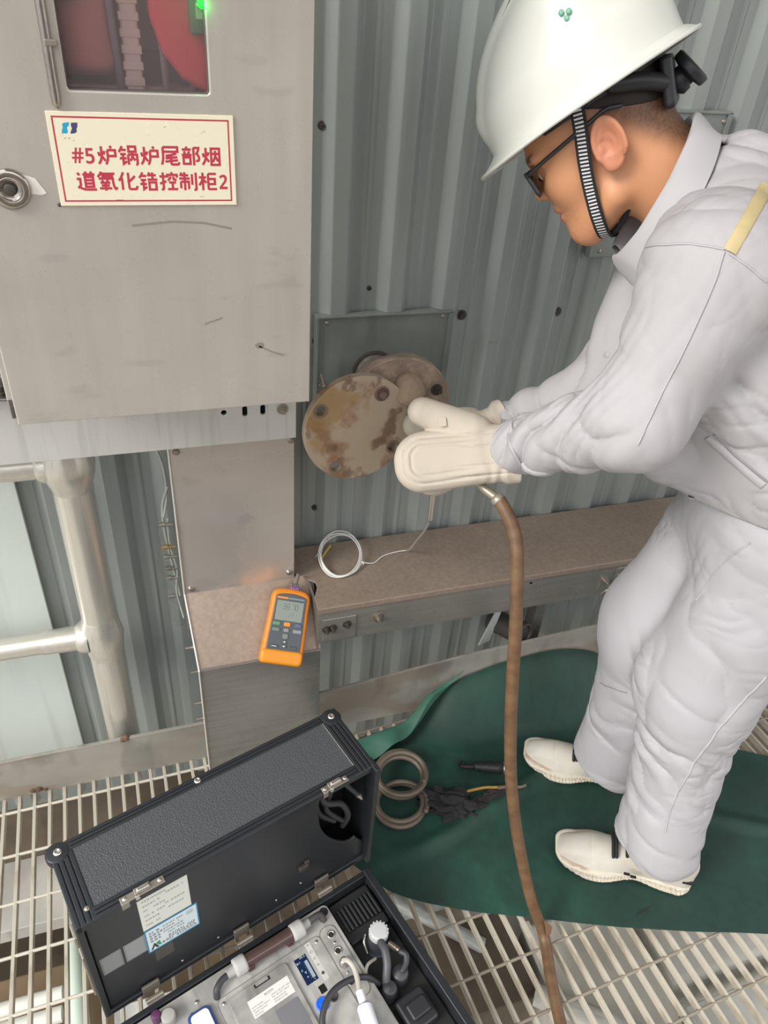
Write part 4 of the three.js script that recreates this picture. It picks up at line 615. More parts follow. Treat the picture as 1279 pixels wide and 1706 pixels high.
// hoses, filter and knobs in the right end of the case
{
  const o = thing('hose_fittings', 'dark hoses, clear filter and knobs bundled in the right end of the case', 'fittings', [0, 0, 0], undefined, TURN);
  const hs = std({ color: 0x36363a, roughness: 0.45 }), cl = phys({ color: 0xd8dcde, transmission: 0.7, thickness: 0, roughness: 0.15 });
  const up = (u, y, w, prof, m, name, parent, label, seg = 32) => part(name, lathe(V(u, y, w), V(0, 1, 0), prof, seg), m, parent, label);
  const f = up(0.458, 0.053, -0.497, [[0.027, 0], [0.027, 0.004], [0.0195, 0.006], [0.0190, 0.038]], phys({ color: 0x50525a, transmission: 0.25, thickness: 0, roughness: 0.25 }), 'filter_bowl', o);
  const kg = [lathe(V(0.458, 0.090, -0.497), V(0, 1, 0), [[0.0185, 0], [0.0185, 0.010], [0.0165, 0.014], [0.013, 0.0155], [0, 0.0155]], 40)]; for (let i = 0; i < 16; i++) { const a = i / 16 * 6.283; kg.push(box(-0.0012, 0, 0.0160, 0.0012, 0.0135, 0.0188, 0.0008, 1).rotateY(a).translate(0.458, 0.091, -0.497)); }
  part('filter_cap', kg, phys({ color: 0xe6e8ea, transmission: 0.35, thickness: 0, roughness: 0.2 }), f, 'clear ribbed cap');
  part('clamp', [tube([[0.430, 0.062, -0.49], [0.432, 0.075, -0.505], [0.440, 0.078, -0.513]], 0.0025, 16, 8)], M.chrome, f);
  part('brass_fitting', [cyl(V(0.466, 0.086, -0.474), V(0.472, 0.088, -0.458), 0.0062, 0.0062, 18), cyl(V(0.472, 0.088, -0.458), V(0.475, 0.088, -0.452), 0.005, 0.005, 18)], std({ color: 0xa99c8c, metalness: 0.8, roughness: 0.3 }), o);
  part('hose', tube([[0.475, 0.088, -0.450], [0.480, 0.090, -0.440], [0.474, 0.085, -0.430], [0.462, 0.080, -0.424]], 0.0062, 30, 12), hs, o);
  part('hose', tube([[0.450, 0.10, -0.478], [0.448, 0.104, -0.464], [0.440, 0.098, -0.444], [0.430, 0.085, -0.43], [0.424, 0.07, -0.42]], 0.0075, 40, 14), std({ color: 0x505054, roughness: 0.4 }), o);
  up(0.458, 0.052, -0.425, [[0.016, 0], [0.016, 0.022], [0.013, 0.028], [0, 0.030]], std({ color: 0x47484c, roughness: 0.35 }), 'knob', o);
  up(0.426, 0.052, -0.413, [[0.017, 0], [0.017, 0.012], [0.0135, 0.014], [0.0135, 0.028], [0.011, 0.032], [0, 0.034]], std({ color: 0x3d3e42, roughness: 0.35 }), 'knob', o);
  part('pump_head', [box(0.418, 0.052, -0.392, 0.478, 0.078, -0.33, 0.008, 4), box(0.43, 0.07, -0.375, 0.47, 0.086, -0.345, 0.005, 3)], std({ color: 0x2e2f33, roughness: 0.3 }), o);
  part('cable', tube([[0.285, 0.096, -0.40], [0.297, 0.105, -0.432], [0.325, 0.112, -0.452], [0.36, 0.110, -0.455], [0.395, 0.098, -0.446], [0.415, 0.075, -0.432]], 0.0055, 50, 12), hs, o, 'black cable looping over the panel');
  part('sample_line', [tube([[0.376, 0.104, -0.489], [0.379, 0.113, -0.482], [0.382, 0.113, -0.468], [0.377, 0.112, -0.447], [0.369, 0.113, -0.428]], 0.0046, 40, 12)], std({ color: 0xb9b4aa, roughness: 0.5 }), o, 'pale sample line');
  part('white_plug', [cyl(V(0.3695, 0.113, -0.429), V(0.3645, 0.112, -0.408), 0.0068, 0.0072, 18), lathe(V(0.3648, 0.112, -0.409), V(-0.005, -0.001, 0.021), [[0, 0], [0.011, 0.0005], [0.0135, 0.005], [0.0135, 0.05], [0, 0.05]], 8)], std({ color: 0xe9eaf0, roughness: 0.3 }), o, 'white plug');
  part('white_strap', tube([[0.398, 0.09, -0.452], [0.41, 0.094, -0.462], [0.43, 0.085, -0.466]], 0.003, 20, 8), std({ color: 0xa8a49c, roughness: 0.6 }), o);
}
// ---------------------------------------------------------------- orange thermometer lying on the sloping cover
{
  const lo = V(0.1900, 0.3750, -1.0540), hi = V(0.2365, 0.4870, -1.1525), n = V(0, 0.659, 0.753);
  const Y = hi.clone().sub(lo).normalize(), X = Y.clone().cross(n).normalize(), Z = X.clone().cross(Y), L = hi.distanceTo(lo);
  const o = thing('thermometer', 'orange and grey handheld digital thermometer on the sloping duct cover', 'thermometer');
  o.quaternion.setFromRotationMatrix(new THREE.Matrix4().makeBasis(X, Y, Z)); o.position.copy(lo).addScaledVector(n, -0.027);
  const H = 0.034, orange = std({ color: 0xd07d16, roughness: 0.42 });
  const out = new THREE.Shape(); out.moveTo(-0.036, 0); out.quadraticCurveTo(-0.044, 0, -0.044, 0.012); out.bezierCurveTo(-0.043, 0.05, -0.039, 0.10, -0.0395, L - 0.022); out.quadraticCurveTo(-0.039, L - 0.004, -0.024, L - 0.001); out.quadraticCurveTo(0, L + 0.003, 0.024, L - 0.001); out.quadraticCurveTo(0.041, L - 0.005, 0.0415, L - 0.022); out.bezierCurveTo(0.041, 0.10, 0.045, 0.05, 0.044, 0.012); out.quadraticCurveTo(0.044, 0, 0.036, 0); out.closePath();
  const hs = part('holster', slab(out, 0.001, H - 0.001, 0.007, 5), orange, o);
  part('holster_foot', slab(roundRect(-0.0435, 0.001, 0.0435, 0.031, 0.011), 0.004, H + 0.0035, 0.006, 5), std({ color: 0xd98a1a, roughness: 0.42 }), hs);
  const fc = new THREE.Shape(); fc.moveTo(-0.0345, 0.030); fc.bezierCurveTo(-0.0345, 0.07, -0.031, 0.11, -0.0315, L - 0.018); fc.quadraticCurveTo(-0.03, L - 0.011, 0, L - 0.0095); fc.quadraticCurveTo(0.03, L - 0.011, 0.0325, L - 0.018); fc.bezierCurveTo(0.031, 0.11, 0.0355, 0.07, 0.0345, 0.030); fc.closePath();
  part('face', slab(fc, H - 0.006, H + 0.0015, 0.0012, 2), std({ color: 0x4b5158, roughness: 0.45 }), o);
  const ft = canvasTex(512, 384, (g, w, h) => {
    g.fillStyle = '#7c857d'; g.fillRect(0, 0, w, h); g.strokeStyle = '#545c57'; g.lineCap = 'butt';
    const seg = (x, y, on, s = 1) => { const W = 44 * s, T = 52 * s, q = { a: [0, 0, W, 0], b: [W, 0, W, T], c: [W, T, W, 2 * T], d: [0, 2 * T, W, 2 * T], e: [0, T, 0, 2 * T], f: [0, 0, 0, T], g: [0, T, W, T] }; g.lineWidth = 10 * s; for (const k of on) { const [x0, y0, x1, y1] = q[k]; g.beginPath(); g.moveTo(x + x0, y + y0); g.lineTo(x + x1, y + y1); g.stroke(); } };
    seg(120, 60, 'abgcd'); seg(195, 60, 'abcdefg'); seg(300, 60, 'abc'); seg(360, 60, 'abcdef'); g.fillStyle = '#545c57'; g.fillRect(282, 156, 10, 10);
    seg(250, 230, 'abcd', 0.6); seg(310, 230, 'abged', 0.6); seg(370, 230, 'bc', 0.6);
  });
  const lc = box(-0.0275, L - 0.066, H + 0.0005, 0.0285, L - 0.025, H + 0.0022, 0.0006, 1), lp = lc.attributes.position, lu = lc.attributes.uv; for (let i = 0; i < lp.count; i++) lu.setXY(i, (lp.getX(i) + 0.0275) / 0.056, (lp.getY(i) - (L - 0.066)) / 0.041);
  part('display', lc, std({ map: ft, roughness: 0.25 }), o, 'grey liquid crystal display');
  part('brand_strip', box(-0.029, L - 0.0215, H + 0.001, -0.006, L - 0.0175, H + 0.002, 0.0003, 1), std({ color: 0xd98a3a, roughness: 0.5 }), o, 'orange printed strip');
  part('grey_strip', box(-0.005, L - 0.0212, H + 0.001, 0.028, L - 0.0178, H + 0.002, 0.0003, 1), std({ color: 0x7d868b, roughness: 0.5 }), o);
  const btn = (x, y, w, h, c, name, lab) => part(name, slab(roundRect(x - w / 2, y - h / 2, x + w / 2, y + h / 2, Math.min(w, h) * 0.4), H + 0.0005, H + 0.0038, 0.0012, 3), std({ color: c, roughness: 0.5 }), o, lab);
  btn(-0.022, 0.0835, 0.015, 0.008, 0x5d8a66, 'button', 'green button'); btn(0.0, 0.0835, 0.0135, 0.0085, 0xef8a2a, 'button', 'orange button'); btn(0.023, 0.0835, 0.013, 0.008, 0x5a6484, 'button', 'blue grey button');
  btn(-0.0215, 0.071, 0.0155, 0.0075, 0x6d7a70, 'button'); btn(0.0, 0.0715, 0.011, 0.0075, 0x828a86, 'button'); btn(0.023, 0.071, 0.018, 0.0075, 0x868a94, 'button'); btn(0.0, 0.059, 0.0115, 0.011, 0x747c78, 'button');
  btn(0, 0.0475, 0.009, 0.007, 0x50565a, 'button'); btn(0, 0.0385, 0.011, 0.007, 0x50565a, 'button'); btn(-0.020, 0.037, 0.0165, 0.006, 0x4a5056, 'button'); btn(0.019, 0.037, 0.0165, 0.006, 0x4a5056, 'button');
  part('arrow_mark', [slab(polyShape([[-0.0025, 0.0465], [0.0025, 0.0465], [0, 0.0495]]), H + 0.0037, H + 0.0042, 0), slab(polyShape([[-0.0025, 0.0397], [0.0025, 0.0397], [0, 0.0367]]), H + 0.0037, H + 0.0042, 0), box(-0.025, 0.0365, H + 0.0037, -0.015, 0.0375, H + 0.0042, 0)], M.white, o);
  part('socket_top', box(-0.004, L - 0.002, 0.008, 0.016, L + 0.007, 0.026, 0.003, 3), std({ color: 0x7a4f9a, roughness: 0.5 }), o, 'purple connector');
  part('connector_collar', [box(-0.005, L + 0.006, 0.0085, 0.013, L + 0.012, 0.0255, 0.002, 2), ...steps(-0.0035, 5, 0.0042).map((x) => box(x, L + 0.0065, 0.0255, x + 0.0022, L + 0.0115, 0.0268, 0.0004, 1)), lathe(V(0.006, L + 0.012, 0.017), V(0.12, 1, 0), [[0.006, 0], [0.0045, 0.006], [0.0035, 0.022], [0, 0.023]], 16)], std({ color: 0x6f685c, roughness: 0.6 }), o);
}
// ---------------------------------------------------------------- thermocouple: coiled white lead and its probe
{
  const o = worldThing('thermocouple', 'coiled thin white thermocouple lead with a silver probe held in the mitt', 'probe', [0.36, 0.4856, -1.22]);
  const wm = std({ color: 0xdcdad6, roughness: 0.45 }), pts = [at(490, 958, 1.70), at(505, 946, 1.715)];
  const cx = 0.357, cz = -1.222, turns = 4.525, N = 110;
  for (let i = 0; i <= N; i++) { const a = 2.9 - i / N * turns * 6.2832, k = i / N, r = 1 + 0.05 * Math.sin(k * 19) - 0.07 * k; const ex = Math.cos(a) * 0.0475 * r, ey = Math.sin(a) * 0.058 * r; pts.push(V(cx + ex + 0.12 * ey, 0.4895 + 0.004 * Math.sin(k * 31) ** 2 + Math.max(0, (ey + 0.05) * 0.26), cz - ey)); }
  pts.push(V(0.424, 0.4885, -1.196), V(0.455, 0.4885, -1.215), V(0.49, 0.489, -1.222), V(0.512, 0.490, -1.221));
  part('lead', tube(pts, 0.00135, 900, 6), wm, o);
  part('cable_tie', [lathe(V(0.4005, 0.493, -1.196), V(0.5, 0.1, -0.8), [[0.0035, -0.003], [0.0048, -0.002], [0.0048, 0.002], [0.0035, 0.003]], 12)], M.white, o);
  part('cable_tie', [lathe(V(0.346, 0.511, -1.281), V(1, 0.1, 0.2), [[0.003, -0.002], [0.0042, -0.002], [0.0042, 0.002], [0.003, 0.002]], 12)], M.white, o);
  part('yellow_tag', tube([[0.313, 0.4965, -1.222], [0.330, 0.500, -1.243], [0.343, 0.502, -1.258]], 0.0026, 16, 8), std({ color: 0xb3a04c, roughness: 0.6 }), o, 'yellow sleeve');
  const A = at(682, 916, 1.655), B = at(692, 903, 1.60), C0 = at(716, 868, 1.40), C1 = at(722, 818, 1.35), C2 = at(724, 770, 1.30);
  part('lead_end', tube([V(0.512, 0.490, -1.221), A, B, at(706, 886, 1.48), C0], 0.0024, 40, 8), std({ color: 0xb9b4ae, roughness: 0.35, metalness: 0.5 }), o);
  part('probe_handle', [lathe(C0, C1.clone().sub(C0), [[0.003, -0.002], [0.0052, 0.002], [0.0056, 0.006], [0.0056, C0.distanceTo(C1) - 0.006], [0.0048, C0.distanceTo(C1) - 0.001], [0.002, C0.distanceTo(C1)]], 20), cyl(C1, C2, 0.0022, 0.0022, 12)], M.chrome, o, 'silver probe sleeve');
}
// ---------------------------------------------------------------- the brown sampling hose
{
  const o = worldThing('sampling_hose', 'long brown rubber hose hanging from the mitts down to the grating', 'hose', [0.6, 0, -0.55]);
  const pts = [at(832, 834, 1.205), at(850, 868, 1.20), at(859, 900, 1.20), at(861, 940, 1.205), at(859, 1040, 1.235), at(853, 1140, 1.28), at(850, 1240, 1.335), at(852, 1310, 1.375), at(863, 1400, 1.43), at(885, 1500, 1.472), V(0.617, 0.02, -0.55), V(0.595, 0.0118, -0.470), V(0.578, 0.0112, -0.40), V(0.55, 0.0112, -0.25), V(0.54, 0.0112, -0.1)];
  part('hose', tube(pts, 0.0112, 260, 18), std({ color: 0x6c5843, roughness: 0.5, map: rep(tex(256, 64, (u, v) => mixc([0.78, 0.70, 0.66], [1.15, 1.08, 1.0], fbm(u * 20, v * 4, 181, 20, 4, 4))), 6, 1) }), o);
  part('metal_end', [tube([at(770, 780, 1.25), at(797, 806, 1.222), at(815, 821, 1.212), at(826, 829, 1.207)], 0.0072, 30, 16), lathe(at(824, 827, 1.208), at(834, 838, 1.204).sub(at(824, 827, 1.208)), [[0.0075, 0], [0.0118, 0.003], [0.0122, 0.010], [0.0112, 0.012]], 24)], std({ color: 0x9a9284, metalness: 0.5, roughness: 0.4 }), o, 'dull metal pipe end');
  part('torn_flap', slab(polyShape([[0, 0.014], [0.016, -0.004], [0.012, -0.016], [0, -0.020]]), -0.001, 0.001, 0.0006, 1).applyMatrix4(new THREE.Matrix4().makeRotationFromEuler(new THREE.Euler(-0.7, 0.2, 0)).setPosition(...at(908, 1545, 1.474).toArray())), std({ color: 0x70503c, roughness: 0.7 }), o);
}
// ---------------------------------------------------------------- odds and ends on the tarpaulin
const coilMat = std({ color: 0x7b7064, roughness: 0.5, metalness: 0.35 });
function hoseCoil(label, x, z, r, n, tilt, y) {
  const pts = []; const N = n * 22;
  for (let i = 0; i <= N; i++) { const a = i / 22 * 6.2832 + 0.7, k = i / N, rr = r * (1 + 0.06 * Math.sin(a * 0.37 + x * 20)); pts.push(V(x + Math.cos(a) * rr + 0.006 * k, y + 0.006 + k * 0.016 * n / 3 + tilt * Math.max(0, -Math.sin(a)) * 0.02, z + Math.sin(a) * rr * 0.95 + 0.004 * Math.sin(k * 9))); }
  return solo('hose_coil', tube(pts, 0.0062, N * 3, 10), coilMat, label, 'hose', 'coiled metal hoses on the tarp');
}
hoseCoil('coiled grey-brown metal hose on the tarp, the upper and larger coil', 0.447, -0.955, 0.055, 3, 0.4, 0.030);
hoseCoil('coiled grey-brown metal hose on the tarp, the lower coil next to the case', 0.430, -0.902, 0.056, 2, 0.0, 0.008);
{
  const rag = new THREE.IcosahedronGeometry(1, 24), p = rag.attributes.position;
  for (let i = 0; i < p.count; i++) { const v = V(p.getX(i), p.getY(i), p.getZ(i)), n = Math.abs(noise3(v.x * 3.1 + 5, v.y * 3.1 + 5, v.z * 3.1 + 5, 191) - 0.5) * 2, n2 = noise3(v.x * 7 + 5, v.y * 7 + 5, v.z * 7 + 5, 197), k = 0.7 + 0.6 * n + 0.25 * n2; p.setXYZ(i, v.x * k * 0.065 + 0.012 * v.z, Math.max(-0.002, v.y * k * 0.026), v.z * k * 0.038); }
  rag.rotateY(-0.35); rag.translate(0.545, 0.012, -0.872); rag.computeVertexNormals();
  solo('rag', rag, std({ color: 0x2b2a2c, roughness: 0.9 }), 'crumpled black rag on the tarp beside the coiled hoses', 'rag');
  const r2 = new THREE.IcosahedronGeometry(1, 16), q = r2.attributes.position;
  for (let i = 0; i < q.count; i++) { const v = V(q.getX(i), q.getY(i), q.getZ(i)), k = 0.7 + 0.6 * Math.abs(noise3(v.x * 4 + 5, v.y * 4 + 5, v.z * 4 + 5, 211) - 0.5) * 2; q.setXYZ(i, v.x * k * 0.075, Math.max(-0.002, v.y * k * 0.012), v.z * k * 0.016); }
  r2.rotateY(0.18); r2.translate(0.652, 0.012, -0.868); r2.computeVertexNormals();
  solo('rag', r2, std({ color: 0x33302f, roughness: 0.9 }), 'flat dark strip of cloth on the tarp under the twig', 'rag');
  const o = worldThing('connector_plug', 'black cable connector with a metal ring lying on the tarp', 'connector', [0.667, 0.008, -0.935]);
  const a = V(0.632, 0.023, -0.947), b = V(0.708, 0.023, -0.921);
  part('body', lathe(a, b.clone().sub(a), [[0, 0], [0.008, 0], [0.010, 0.004], [0.010, 0.018], [0.012, 0.020], [0.012, 0.05], [0.0135, 0.052], [0.0135, 0.07], [0, 0.07]], 24), std({ color: 0x2c2b2d, roughness: 0.45 }), o);
  part('ring', lathe(V(0.6985, 0.023, -0.9243), b.clone().sub(a), [[0.0136, 0], [0.0152, 0.0008], [0.0152, 0.0035], [0.0136, 0.0042]], 24), M.chrome, o);
  part('cable', tube([[0.634, 0.023, -0.946], [0.617, 0.02, -0.951], [0.606, 0.016, -0.96], [0.614, 0.014, -0.968]], 0.0055, 24, 10), std({ color: 0x242426, roughness: 0.6 }), o);
  solo('twig', [tube([[0.570, 0.021, -0.888], [0.60, 0.026, -0.886], [0.635, 0.027, -0.884], [0.66, 0.026, -0.8785], [0.70, 0.026, -0.872]], 0.0034, 40, 8)], std({ color: 0xa8823e, roughness: 0.8 }), 'thin yellow-brown twig lying on the tarp behind the hose', 'twig').add(Object.assign(new THREE.Mesh(tube([[0.030, 0.0105, 0.006], [0.058, 0.010, 0.0085], [0.082, 0.0095, 0.016], [0.094, 0.0095, 0.015]], 0.0036, 20, 8), std({ color: 0x6d665a, roughness: 0.8 })), { name: 'grey_end' }));
}
// ---------------------------------------------------------------- the worker: distance fields meshed into continuous surfaces
// surface nets over a box of cells; sd(x, y, z) is a signed distance, normals come from its gradient
function netSurface(sd, lo, hi, cell, eps = cell * 0.5) {
  const n = [0, 1, 2].map((k) => Math.ceil((hi[k] - lo[k]) / cell) + 1), [nx, ny, nz] = n, val = new Float32Array(nx * ny * nz), id = (i, j, k) => (k * ny + j) * nx + i;
  // coarse pass: skip blocks far from the surface
  const Bk = 4, bx = Math.ceil(nx / Bk), by = Math.ceil(ny / Bk), bz = Math.ceil(nz / Bk), half = Bk * cell * 0.9 + 0.018;
  for (let c = 0; c < bz; c++) for (let b = 0; b < by; b++) for (let a = 0; a < bx; a++) {
    const m = sd(lo[0] + (a + 0.5) * Bk * cell, lo[1] + (b + 0.5) * Bk * cell, lo[2] + (c + 0.5) * Bk * cell), far = Math.abs(m) > half * 1.6;
    for (let k = c * Bk; k < Math.min(nz, c * Bk + Bk); k++) for (let j = b * Bk; j < Math.min(ny, b * Bk + Bk); j++) for (let i = a * Bk; i < Math.min(nx, a * Bk + Bk); i++) val[id(i, j, k)] = far ? m : sd(lo[0] + i * cell, lo[1] + j * cell, lo[2] + k * cell);
  }
  const idx = new Int32Array(nx * ny * nz).fill(-1), pos = [], tri = [];
  for (let k = 0; k < nz - 1; k++) for (let j = 0; j < ny - 1; j++) for (let i = 0; i < nx - 1; i++) {
    let s = 0, X = 0, Y = 0, Z = 0, c = 0; const v = [];
    for (let q = 0; q < 8; q++) { v.push(val[id(i + (q & 1), j + (q >> 1 & 1), k + (q >> 2))]); if (v[q] < 0) s++; }
    if (s === 0 || s === 8) continue;
    for (let q = 0; q < 8; q++) for (const b of [1, 2, 4]) if (!(q & b)) { const r = q | b; if (v[q] < 0 !== v[r] < 0) { const t = v[q] / (v[q] - v[r]); X += (q & 1) + (b === 1 ? t : 0); Y += (q >> 1 & 1) + (b === 2 ? t : 0); Z += (q >> 2) + (b === 4 ? t : 0); c++; } }
    idx[id(i, j, k)] = pos.length / 3; pos.push(lo[0] + (i + X / c) * cell, lo[1] + (j + Y / c) * cell, lo[2] + (k + Z / c) * cell);
  }
  const quad = (a, b, c, d, flip) => { if (a < 0 || b < 0 || c < 0 || d < 0) return; if (flip) tri.push(a, c, b, a, d, c); else tri.push(a, b, c, a, c, d); };
  for (let k = 1; k < nz - 1; k++) for (let j = 1; j < ny - 1; j++) for (let i = 1; i < nx - 1; i++) {
    const v = val[id(i, j, k)] < 0;
    if (v !== val[id(i + 1, j, k)] < 0) quad(idx[id(i, j - 1, k - 1)], idx[id(i, j, k - 1)], idx[id(i, j, k)], idx[id(i, j - 1, k)], !v);
    if (v !== val[id(i, j + 1, k)] < 0) quad(idx[id(i - 1, j, k - 1)], idx[id(i - 1, j, k)], idx[id(i, j, k)], idx[id(i, j, k - 1)], !v);
    if (v !== val[id(i, j, k + 1)] < 0) quad(idx[id(i - 1, j - 1, k)], idx[id(i, j - 1, k)], idx[id(i, j, k)], idx[id(i - 1, j, k)], !v);
  }
  const nor = new Float32Array(pos.length);
  for (let i = 0; i < pos.length; i += 3) {
    const [x, y, z] = [pos[i], pos[i + 1], pos[i + 2]], g = V(sd(x + eps, y, z) - sd(x - eps, y, z), sd(x, y + eps, z) - sd(x, y - eps, z), sd(x, y, z + eps) - sd(x, y, z - eps)).normalize();
    nor[i] = g.x; nor[i + 1] = g.y; nor[i + 2] = g.z;
  }
  const g = new THREE.BufferGeometry(); g.setIndex(tri); g.setAttribute('position', new THREE.Float32BufferAttribute(pos, 3)); g.setAttribute('normal', new THREE.BufferAttribute(nor, 3));
  return uvBox(g);
}
const smin = (a, b, k) => { const h = Math.max(0, k - Math.abs(a - b)) / k; return Math.min(a, b) - h * h * k * 0.25; };
const smax = (a, b, k) => -smin(-a, -b, k);
// tapered capsule between two points; also leaves the position along the bone in capT
let capT = 0;
function cap(x, y, z, A, B, r0, r1) {
  const bx = B.x - A.x, by = B.y - A.y, bz = B.z - A.z, px = x - A.x, py = y - A.y, pz = z - A.z, t = Math.min(1, Math.max(0, (px * bx + py * by + pz * bz) / (bx * bx + by * by + bz * bz)));
  capT = t; const dx = px - bx * t, dy = py - by * t, dz = pz - bz * t; return Math.sqrt(dx * dx + dy * dy + dz * dz) - (r0 + (r1 - r0) * t);
}
const ell = (x, y, z, cx, cy, cz, a, b, c) => { const X = (x - cx) / a, Y = (y - cy) / b, Z = (z - cz) / c, k = Math.sqrt(X * X + Y * Y + Z * Z); return (k - 1) * Math.min(a, b, c) * (0.6 + 0.4 * Math.min(1, k)); };

const person = worldThing('person', 'worker in pale grey work clothes, white hard hat and glasses bending to the flange', 'person', [0.9, 0, -0.75]);
// body axes: facing, left, and the joints
const FB = V(-0.857, 0, -0.515), LB = V(-0.515, 0, 0.857);
const J = {
  shL: at(1192, 455, 0.925), elL: at(1062, 700, 0.99), wrL: at(852, 746, 1.19), shR: V(0.850, 1.285, -1.03), elR: at(1010, 655, 1.21), wrR: at(848, 708, 1.288),
  neck: V(0.768, 1.335, -0.915), chest: V(0.845, 1.13, -0.845), waist: V(0.93, 0.985, -0.785), hip: V(0.975, 0.885, -0.752),
  hipL: V(0.945, 0.865, -0.675), knL: at(1162, 1130, 1.385), anL: at(1090, 1408, 1.585), hipR: V(1.005, 0.87, -0.815), knR: at(1098, 1035, 1.50), anR: at(1022, 1258, 1.74),
};
// ---- head, in its own axes: forward, up, left; origin between the ears
const HO = V(0.654, 1.375, -0.995), HF = V(-0.621, -0.641, -0.451).normalize(), HU = V(-0.486, 0.767, -0.42).normalize(), HL = V(-0.615, 0.042, 0.788).normalize();
const toHead = (x, y, z) => { const a = x - HO.x, b = y - HO.y, c = z - HO.z; return [a * HF.x + b * HF.y + c * HF.z, a * HU.x + b * HU.y + c * HU.z, a * HL.x + b * HL.y + c * HL.z]; };
const headAt = (f, u, l) => HO.clone().addScaledVector(HF, f).addScaledVector(HU, u).addScaledVector(HL, l);
const HM = new THREE.Matrix4().makeBasis(HF, HU, HL).setPosition(HO);
function inHead(g) {                                                                  // those axes are left-handed, so triangles turn over
  clean(g).applyMatrix4(HM); const ix = g.index.array; for (let i = 0; i < ix.length; i += 3) { const t = ix[i]; ix[i] = ix[i + 1]; ix[i + 1] = t; } return g;
}
function headField(f, u, l) {
  const s = Math.abs(l);
  let d = ell(f, u, l, 0.006, 0.050, 0, 0.098, 0.086, 0.075);                       // cranium
  d = smin(d, ell(f, u, l, 0.052, -0.005, 0, 0.056, 0.075, 0.058), 0.03);            // face
  d = smin(d, ell(f, u, l, 0.055, -0.062, 0, 0.040, 0.036, 0.040), 0.028);           // muzzle and jaw
  d = smin(d, ell(f, u, l, 0.078, -0.087, 0, 0.019, 0.016, 0.022), 0.022);           // chin
  d = smin(d, cap(f, u, s, V(0.018, -0.062, 0.049), V(0.072, -0.086, 0.018), 0.017, 0.016), 0.03);   // jaw line
  d = smin(d, ell(f, u, s, 0.060, -0.012, 0.042, 0.026, 0.024, 0.018), 0.022);        // cheek bone
  d = smin(d, ell(f, u, s, 0.090, 0.036, 0.024, 0.012, 0.008, 0.026), 0.014);         // brow
  d = smax(d, -ell(f, u, s, 0.103, 0.017, 0.031, 0.015, 0.012, 0.019), 0.012);        // eye socket
  d = smin(d, ell(f, u, s, 0.086, 0.016, 0.031, 0.0125, 0.0125, 0.0135), 0.006);      // lid over the eye
  d = smin(d, cap(f, u, l, V(0.097, 0.026, 0), V(0.1145, -0.009, 0), 0.0075, 0.0098), 0.012);          // nose
  d = smin(d, ell(f, u, s, 0.106, -0.012, 0.0115, 0.009, 0.0075, 0.0075), 0.006);     // nostril wing
  d = smin(d, ell(f, u, l, 0.0985, -0.0395, 0, 0.0095, 0.0068, 0.021), 0.006);          // upper lip
  d = smin(d, ell(f, u, l, 0.0968, -0.0545, 0, 0.0088, 0.0068, 0.019), 0.006);        // lower lip
  d = smax(d, -ell(f, u, l, 0.110, -0.0472, 0, 0.012, 0.0016, 0.025), 0.003);         // mouth line
  return d;
}
function earField(f, u, l) {                                                          // left and right alike
  const s = Math.abs(l), a = -0.10, c = Math.cos(a), n = Math.sin(a), F = f + 0.008, U = (u - 0.003) * 1.02, e = F * c - U * n, h = F * n + U * c, o = s - 0.079 - 0.30 * Math.max(0, -e);
  const q = Math.hypot(e / 0.0205, (h + 0.002) / (h > 0 ? 0.0335 : 0.031));
  let d = smax((q - 1) * 0.018, Math.abs(o) - 0.0035, 0.006);
  const rim = Math.hypot((q - 0.92) * 0.019, o - 0.0042) - 0.0036; d = smin(d, rim + 0.006 * smooth(-0.012, -0.03, h), 0.004);
  d = smin(d, Math.hypot(Math.hypot((e + 0.002) / 0.0115, (h - 0.002) / 0.019) * 0.013 - 0.013, o - 0.0025) - 0.0026, 0.004);   // antihelix
  d = smax(d, -ell(e, h, o, 0.0045, -0.003, 0.003, 0.0085, 0.0115, 0.0095), 0.003);      // concha
  d = smin(d, ell(e, h, o, 0.0125, -0.004, 0.002, 0.0042, 0.0065, 0.004), 0.003);        // tragus
  d = smin(d, ell(e, h, o, 0.006, -0.026, 0.0005, 0.0098, 0.0090, 0.0048), 0.006);       // lobe
  return smin(d, ell(f, u, s, -0.004, 0.0, 0.073, 0.012, 0.024, 0.008), 0.006);
}
const neckA = headAt(-0.028, -0.03, 0), neckB = J.neck.clone().add(V(0, -0.03, 0));
function skinField(x, y, z) {
  const [f, u, l] = toHead(x, y, z); let d = headField(f, u, l);
  d = smin(d, cap(x, y, z, neckA, neckB, 0.060, 0.064), 0.028);
  return Math.abs(l) > 0.055 && Math.abs(f) < 0.06 && Math.abs(u) < 0.07 ? smin(d, earField(f, u, l), 0.004) : d;
}
function limbField(x, y, z) {
  let d = cap(x, y, z, neckB, J.chest, 0.056, 0.11); d = smin(d, cap(x, y, z, J.chest, J.hip, 0.11, 0.115), 0.05);
  d = smin(d, cap(x, y, z, J.shL, J.shR, 0.042, 0.042), 0.04);
  for (const [a, b, c] of [['shL', 'elL', 'wrL'], ['shR', 'elR', 'wrR']]) { d = smin(d, cap(x, y, z, J[a], J[b], 0.046, 0.037), 0.03); d = smin(d, cap(x, y, z, J[b], J[c], 0.037, 0.027), 0.02); }
  for (const [a, b, c] of [['hipL', 'knL', 'anL'], ['hipR', 'knR', 'anR']]) { d = smin(d, cap(x, y, z, J[a], J[b], 0.082, 0.056), 0.05); d = smin(d, cap(x, y, z, J[b], J[c], 0.055, 0.037), 0.03); }
  return d;
}
